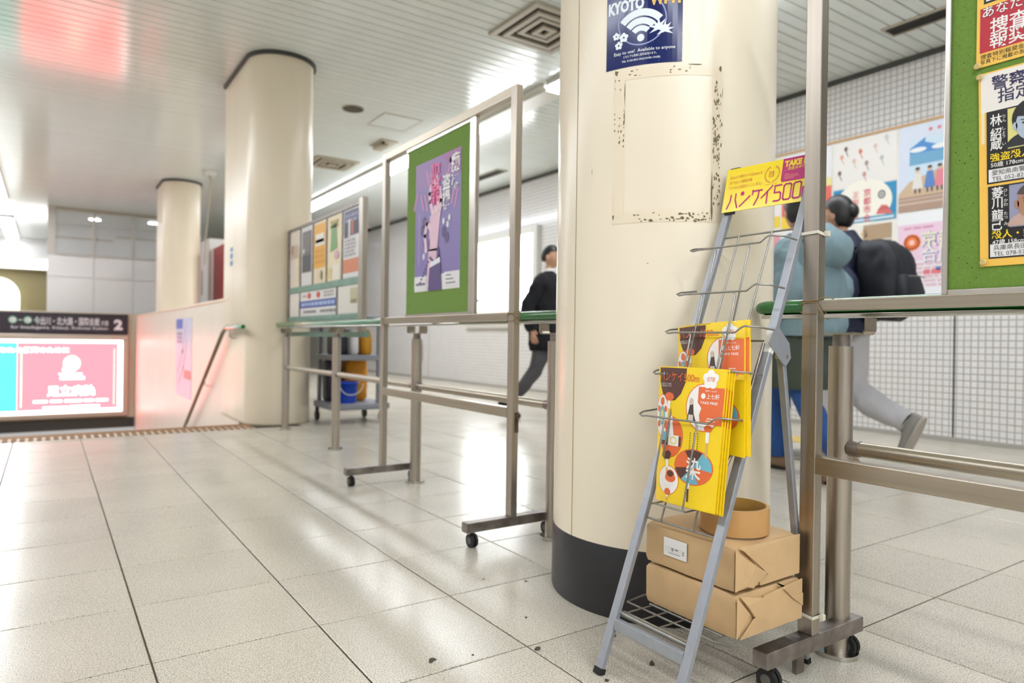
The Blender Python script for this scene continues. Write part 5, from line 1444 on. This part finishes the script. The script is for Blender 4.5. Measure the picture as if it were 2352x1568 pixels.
def hair_geo(tf, thick=.010, back=-.055, front=.050, bun=None):
    mb = MB(); n, m_ = 28, 18; V = []; Fs = []; keep = []
    for j in range(m_+1):
        t = math.pi*j/m_
        for i in range(n):
            a = 2*math.pi*i/n
            x, y, z = math.sin(t)*math.cos(a), math.sin(t)*math.sin(a), math.cos(t)
            lim = front if y > .25 else (front+(back-front)*min(1, (.25-y)/.5))
            k = 1+thick/.085
            zz = max(.112*z*k, lim+.004*math.sin(i*2.3))
            sh = 1.0 if zz == .112*z*k else .96
            V.append(tf((.074*x*k*sh, (.093*y*k-.003)*sh, zz)))
    for j in range(m_):
        for i in range(n):
            a, b_, c_, d = j*n+i, j*n+(i+1) % n, (j+1)*n+(i+1) % n, (j+1)*n+i
            Fs.append((a, d, c_) if j == 0 else (a, d, b_) if j == m_-1 else (a, d, c_, b_))
    mb.add(V, Fs, True)
    if bun:
        b_ = MB().ball(bun[0], *bun[1], 16, 10); mb.add([tf(p) for p in b_.v], b_.f, True)
    return mb
def shoe_geo(ank, pitch, yaw=0.0, L=.27):
    """shoe below the ankle, toe forward; pitch > 0 lifts the heel about the toe"""
    mb = MB(); rings = []
    prof = [(-.070, .030, .060, .052), (-.045, .040, .062, .055), (0, .042, .075, .055), (.05, .042, .062, .048), (.10, .046, .047, .036), (.15, .045, .040, .030), (.185, .032, .034, .022), (.20, .015, .026, .012)]
    cp_, sp_ = math.cos(pitch), math.sin(pitch)
    def tf(p, toe=.14):
        x, y, z = p; y -= toe
        y, z = y*cp_+z*sp_, -y*sp_+z*cp_
        return (x, y+toe, z)
    for y, w_, top, cz in prof:
        hh = top/2+.012
        rings.append([tf(p) for p in ell((0, y, hh), w_, hh, 16, (1,0,0), (0,0,1), p=2.8)])
    mb.loft(rings)
    so = MB(); so.loft([[tf((p[0], p[1], p[2])) for p in ell((0, .06, z), .048, .14, 20, p=2.6)] for z in (0.0, .016)])
    a = tf((0, 0, .08))
    dx, dy, dz = ank[0]-a[0], ank[1]-a[1], ank[2]-a[2]
    mv = lambda m_: [(p[0]+dx, p[1]+dy, p[2]+dz) for p in m_.v]
    mb.v = mv(mb); so.v = mv(so)
    return mb, so
def limb(pts, radii, n=14, k=6, flat=1.0):
    """smooth tapered sleeve or trouser leg through the joints"""
    P_ = [Vector(p) for p in pts]; out, rr = [], []
    for i in range(len(P_)-1):
        p0, p1, p2, p3 = P_[max(0, i-1)], P_[i], P_[i+1], P_[min(len(P_)-1, i+2)]
        for j in range(k):
            t = j/k
            q = ((p1*2)+(p2-p0)*t+(p0*2-p1*5+p2*4-p3)*t*t+(p1*3-p0-p2*3+p3)*t*t*t)*.5
            out.append(q); rr.append(radii[i]+(radii[i+1]-radii[i])*t)
    out.append(P_[-1]); rr.append(radii[-1])
    rr = [r*(1+.035*math.sin(i*1.9)) for i, r in enumerate(rr)]
    return MB().tube(out, rr, n)
def person(label, loc, ang, sc, J, head_turn, hair, lean=0.0):
    F = Fig(loc, ang, sc)
    nodes = [((0, 0, .93), (.135, .10)), ((0, .005+lean*.15, 1.08), (.125, .095)), ((0, .01+lean*.35, 1.28), (.115, .08)), ((0, lean*.5, 1.36), (.05, .045)), ((0, .012+lean*.55, 1.50), .052), ((0, .02+lean*.6, 1.56), .05)]
    edges = [(0, 1), (1, 2), (2, 3), (3, 4), (4, 5)]
    for s, sd in ((-1, 'l'), (1, 'r')):
        sh, el, wr_ = J['sh'+sd], J['el'+sd], J['wr'+sd]
        i = len(nodes); nodes += [((sh[0]*.92, sh[1], sh[2]-.03), .036), (el, .038), (wr_, .028)]; edges += [(3, i), (i, i+1), (i+1, i+2)]
        wv = Vector(wr_); d = (wv-Vector(el)).normalized()
        pal = wv+d*.055; nodes.append((tuple(pal), (.036, .020))); edges.append((i+2, i+3)); ip = i+3
        sdv = d.cross(Vector((1, 0, 0))).normalized()
        for q, (off, ln) in enumerate(((-.027, .062), (-.009, .072), (.009, .068), (.027, .054))):
            a = pal+sdv*off+d*.030; b_ = a+d*ln*.5+Vector((-s*.006, 0, 0)); c_ = b_+d*ln*.38+Vector((-s*.016, 0, 0))
            k = len(nodes); nodes += [(tuple(a), .0095), (tuple(b_), .0088), (tuple(c_), .0075)]; edges += [(ip, k), (k, k+1), (k+1, k+2)]
        a = wv+d*.03-sdv*.030; b_ = a+d*.030-sdv*.014; k = len(nodes)
        nodes += [(tuple(a), .012), (tuple(b_), .010)]; edges += [(i+2, k), (k, k+1)]
        hp, kn, an = J['hp'+sd], J['kn'+sd], J['an'+sd]
        i = len(nodes); nodes += [(hp, .088), (kn, .058), (an, .040)]; edges += [(0, i), (i, i+1), (i+1, i+2)]
    V, Fs = skin_geo(nodes, edges)
    mb = MB().add(V, Fs, True)
    hc = (0, .035+lean*.65, 1.628)
    hm, tf = head_geo(hc, head_turn)
    mb.add(hm.v, hm.f, True)
    body = tag(obj('person', F.mb(mb), SKIN, loc=loc), label, 'person')
    eyes = MB()
    for s in (-1, 1):
        e = MB().ball((s*.029, .083, .003), .011, .006, .0055, 10, 6); eyes.add([tf(p) for p in e.v], e.f, True)
    obj('eyes', F.mb(eyes), M['dark'], body)
    br = MB()
    for s in (-1, 1): br.bar(tf((s*.014, .093, .019)), tf((s*.046, .082, .018)), .006, .004, (0, 0, 1))
    br.bar(tf((-.020, .090, -.056)), tf((.020, .090, -.056)), .006, .004, (0, 0, 1))
    obj('brows_and_lips', F.mb(br), mat('brow', srgb(104, 62, 54), .7), body)
    obj('hair', F.mb(hair_geo(tf, **hair)), mat('hair', srgb(24, 21, 22), .45), body)
    return body, F, tf
def trousers(F, body, J, m_, rh=.098, rk=.070, ra=.058, top=.98):
    mb = MB().loft([ell((0, 0, z), rx, ry, 20, p=2.4) for z, rx, ry in ((.84, .155, .115), (.90, .165, .122), (top, .158, .112))])
    for sd in 'lr':
        l = limb([J['hp'+sd], J['kn'+sd], J['an'+sd]], [rh, rk, ra], 16); mb.add(l.v, l.f, True)
    soft(obj('trousers', F.mb(mb), m_, body), .03)
def shoes(F, body, J, m_, sole, pl, pr):
    for sd, pt in (('l', pl), ('r', pr)):
        a, b_ = shoe_geo(J['an'+sd], pt)
        o = obj('shoe', F.mb(a), m_, body); obj('sole', F.mb(b_), sole, o)
def top_garment(F, body, name, m_, rings, J, rs=(.075, .062, .050), n=28):
    mb = MB().loft([ell(c, rx, ry, n, p=p) for c, rx, ry, p in rings])
    for sd in 'lr':
        wv, ev = Vector(J['wr'+sd]), Vector(J['el'+sd])
        sv_ = Vector(J['sh'+sd]); s0_ = Vector((sv_.x*.55, sv_.y, sv_.z-.005)); s1_ = Vector((sv_.x*.96, sv_.y, sv_.z-.035))
        l = limb([tuple(s0_), tuple(s1_), J['el'+sd], tuple(wv+(wv-ev).normalized()*.01)], [rs[0]*.55, rs[0]*.92, rs[1], rs[2]], 14); mb.add(l.v, l.f, True)
    return soft(obj(name, F.mb(mb), m_, body), .045)

cl_tex = bpy.data.textures.new('cloth_folds', 'CLOUDS'); cl_tex.noise_scale = .11; cl_tex.noise_depth = 2
def soft(o, st):
    o.modifiers.new('sub', 'SUBSURF').levels = 2; o.modifiers['sub'].render_levels = 2
    d = o.modifiers.new('folds', 'DISPLACE'); d.texture = cl_tex; d.strength = st; d.mid_level = .38; d.texture_coords = 'LOCAL'
    return o
soleB = mat('shoe_sole', srgb(30, 26, 24), .7)
# --- walker in the blue-grey hooded coat
J1 = dict(shl=(-.17, 0, 1.385), ell=(-.235, -.07, 1.11), wrl=(-.19, .10, .93), shr=(.17, 0, 1.385), elr=(.235, -.10, 1.11), wrr=(.20, .06, .91),
          hpl=(-.09, 0, .90), knl=(-.09, -.08, .50), anl=(-.09, -.34, .145), hpr=(.09, 0, .90), knr=(.09, .20, .52), anr=(.09, .20, .085))
b1, F1, tf1 = person('person in a blue-grey hooded coat and blue jeans walking left behind the rack', (3.80, 2.46, 0), 0.0, .985, J1, -.55, dict(thick=.012, back=-.070, front=.045))
trousers(F1, b1, J1, mat('jeans', srgb(38, 78, 140), .8, noise=.15, nscale=40))
shoes(F1, b1, J1, mat('tan_shoe', srgb(132, 104, 78), .6), soleB, .55, 0.0)
ct = mat('coat_bluegrey', srgb(118, 142, 150), .75, noise=.08, nscale=7, bump=.5, bscale=9)
top_garment(F1, b1, 'coat', ct, [((0, -.02, .86), .235, .215, 2.3), ((0, -.02, .90), .245, .230, 2.3), ((0, -.02, 1.05), .225, .215, 2.3), ((0, -.02, 1.22), .225, .205, 2.4), ((0, -.02, 1.36), .205, .170, 2.4), ((0, -.01, 1.44), .130, .110, 2.2), ((0, .0, 1.49), .085, .085, 2)], J1, (.098, .085, .065))
obj('coat_skirt', F1.mb(MB().loft([ell((0, -.01, z), rx, ry, 28, p=2.3) for z, rx, ry in ((.54, .215, .20), (.57, .225, .205), (.75, .225, .19), (.87, .222, .175))])), mat('coat_lower', srgb(64, 72, 62), .8, noise=.1, nscale=9), b1)
hd = MB().loft([ell((0, y, z), rx, ry, 22, p=2.2) for y, z, rx, ry in ((-.13, 1.24, .04, .03), (-.175, 1.28, .12, .085), (-.185, 1.36, .155, .11), (-.165, 1.43, .165, .115), (-.125, 1.50, .14, .095), (-.095, 1.535, .10, .055))])
soft(obj('hood', F1.mb(hd), ct, b1), .04)
# --- walker in navy with a backpack
J2 = dict(shl=(-.17, .03, 1.40), ell=(-.22, -.12, 1.13), wrl=(-.20, -.05, .90), shr=(.17, .03, 1.40), elr=(.22, .10, 1.14), wrr=(.19, .27, 1.02),
          hpl=(-.09, 0, .91), knl=(-.09, .12, .50), anl=(-.09, .10, .085), hpr=(.09, 0, .91), knr=(.09, -.03, .49), anr=(.09, -.36, .30))
b2, F2, tf2 = person('person in a navy jacket and grey trousers carrying a dark backpack', (4.42, 2.54, 0), 0.0, 1.03, J2, .1, dict(thick=.014, back=-.085, front=.045, bun=((0, -.095, .01), (.045, .04, .05))), lean=.04)
trousers(F2, b2, J2, mat('grey_trousers', srgb(196, 194, 196), .85, noise=.06, nscale=8), rh=.112, rk=.088, ra=.066)
shoes(F2, b2, J2, mat('grey_shoe', srgb(150, 146, 140), .7), mat('pale_sole', srgb(178, 170, 160), .7), 0.0, 1.15)
nv = mat('navy_jacket', srgb(30, 38, 62), .7, noise=.15, nscale=9, bump=.4, bscale=10)
top_garment(F2, b2, 'jacket', nv, [((0, 0, .86), .19, .15, 2.3), ((0, 0, .90), .20, .16, 2.3), ((0, .005, 1.06), .185, .145, 2.3), ((0, .02, 1.25), .20, .15, 2.4), ((0, .025, 1.38), .19, .135, 2.4), ((0, .03, 1.45), .12, .10, 2.2), ((0, .035, 1.51), .080, .080, 2)], J2, (.085, .072, .056))
bp_ = thing('backpack', 'large dark backpack on the back of the navy jacket', 'backpack', F2.w((0, -.26, .94)))
bkm = mat('backpack_black', srgb(22, 24, 34), .65, noise=.2, nscale=12, bump=.4, bscale=14)
soft(obj('main_bag', F2.mb(MB().loft([ell((0, y, z), rx, ry, 24, p=3.2) for y, z, rx, ry in ((-.24, .93, .10, .08), (-.255, .95, .15, .12), (-.27, 1.10, .165, .145), (-.26, 1.28, .16, .14), (-.235, 1.38, .14, .115), (-.215, 1.42, .09, .07))])), bkm, bp_), .035)
obj('front_pocket', F2.mb(MB().loft([ell((0, y, z), rx, ry, 20, p=3.2) for y, z, rx, ry in ((-.36, .96, .09, .03), (-.385, .98, .125, .055), (-.395, 1.10, .13, .06), (-.385, 1.19, .11, .045), (-.37, 1.21, .07, .02))])), bkm, bp_)
obj('zip', F2.mb(MB().tube([(-.10, -.44, 1.185), (0, -.452, 1.19), (.10, -.44, 1.185)], .004, 6)), M['wire'], bp_)
for s in (-1, 1):
    obj('strap', F2.mb(MB().tube([(s*.10, -.12, 1.38), (s*.105, -.02, 1.475), (s*.11, .12, 1.43), (s*.12, .185, 1.28), (s*.155, .12, 1.10), (s*.15, -.12, 1.02)], .014, 8)), bkm, bp_)
# --- man in the black jumper by the lit panel
J3 = dict(shl=(-.18, 0, 1.39), ell=(-.25, -.06, 1.12), wrl=(-.24, .02, .90), shr=(.18, 0, 1.39), elr=(.25, -.10, 1.12), wrr=(.24, -.06, .90),
          hpl=(-.09, 0, .90), knl=(-.09, .22, .53), anl=(-.09, .34, .085), hpr=(.09, 0, .90), knr=(.09, -.08, .50), anr=(.09, -.38, .17))
b3, F3, tf3 = person('man in a black jumper and white collar walking right past the lit panel', (4.14, 5.47, 0), math.pi+.55, 1.0, J3, -.05, dict(thick=.009, back=-.040, front=.052))
trousers(F3, b3, J3, mat('charcoal_trousers', srgb(84, 84, 88), .8))
shoes(F3, b3, J3, mat('black_shoe', srgb(26, 25, 26), .35), soleB, 0.0, .6)
bk_ = mat('black_wool', srgb(17, 18, 24), .9, noise=.1, nscale=12)
top_garment(F3, b3, 'jumper', bk_, [((0, 0, .70), .19, .16, 2.3), ((0, 0, .73), .20, .17, 2.3), ((0, 0, .90), .205, .165, 2.3), ((0, .005, 1.06), .20, .155, 2.3), ((0, .01, 1.25), .215, .155, 2.4), ((0, .005, 1.38), .20, .135, 2.4), ((0, .005, 1.45), .115, .095, 2.2), ((0, .01, 1.475), .075, .075, 2)], J3, (.085, .070, .052))
obj('collar', F3.mb(MB().loft([ell((0, .014, z), r_, r_*1.05, 20) for z, r_ in ((1.455, .082), (1.475, .080), (1.505, .064), (1.51, .060))])), M['paper'], b3)
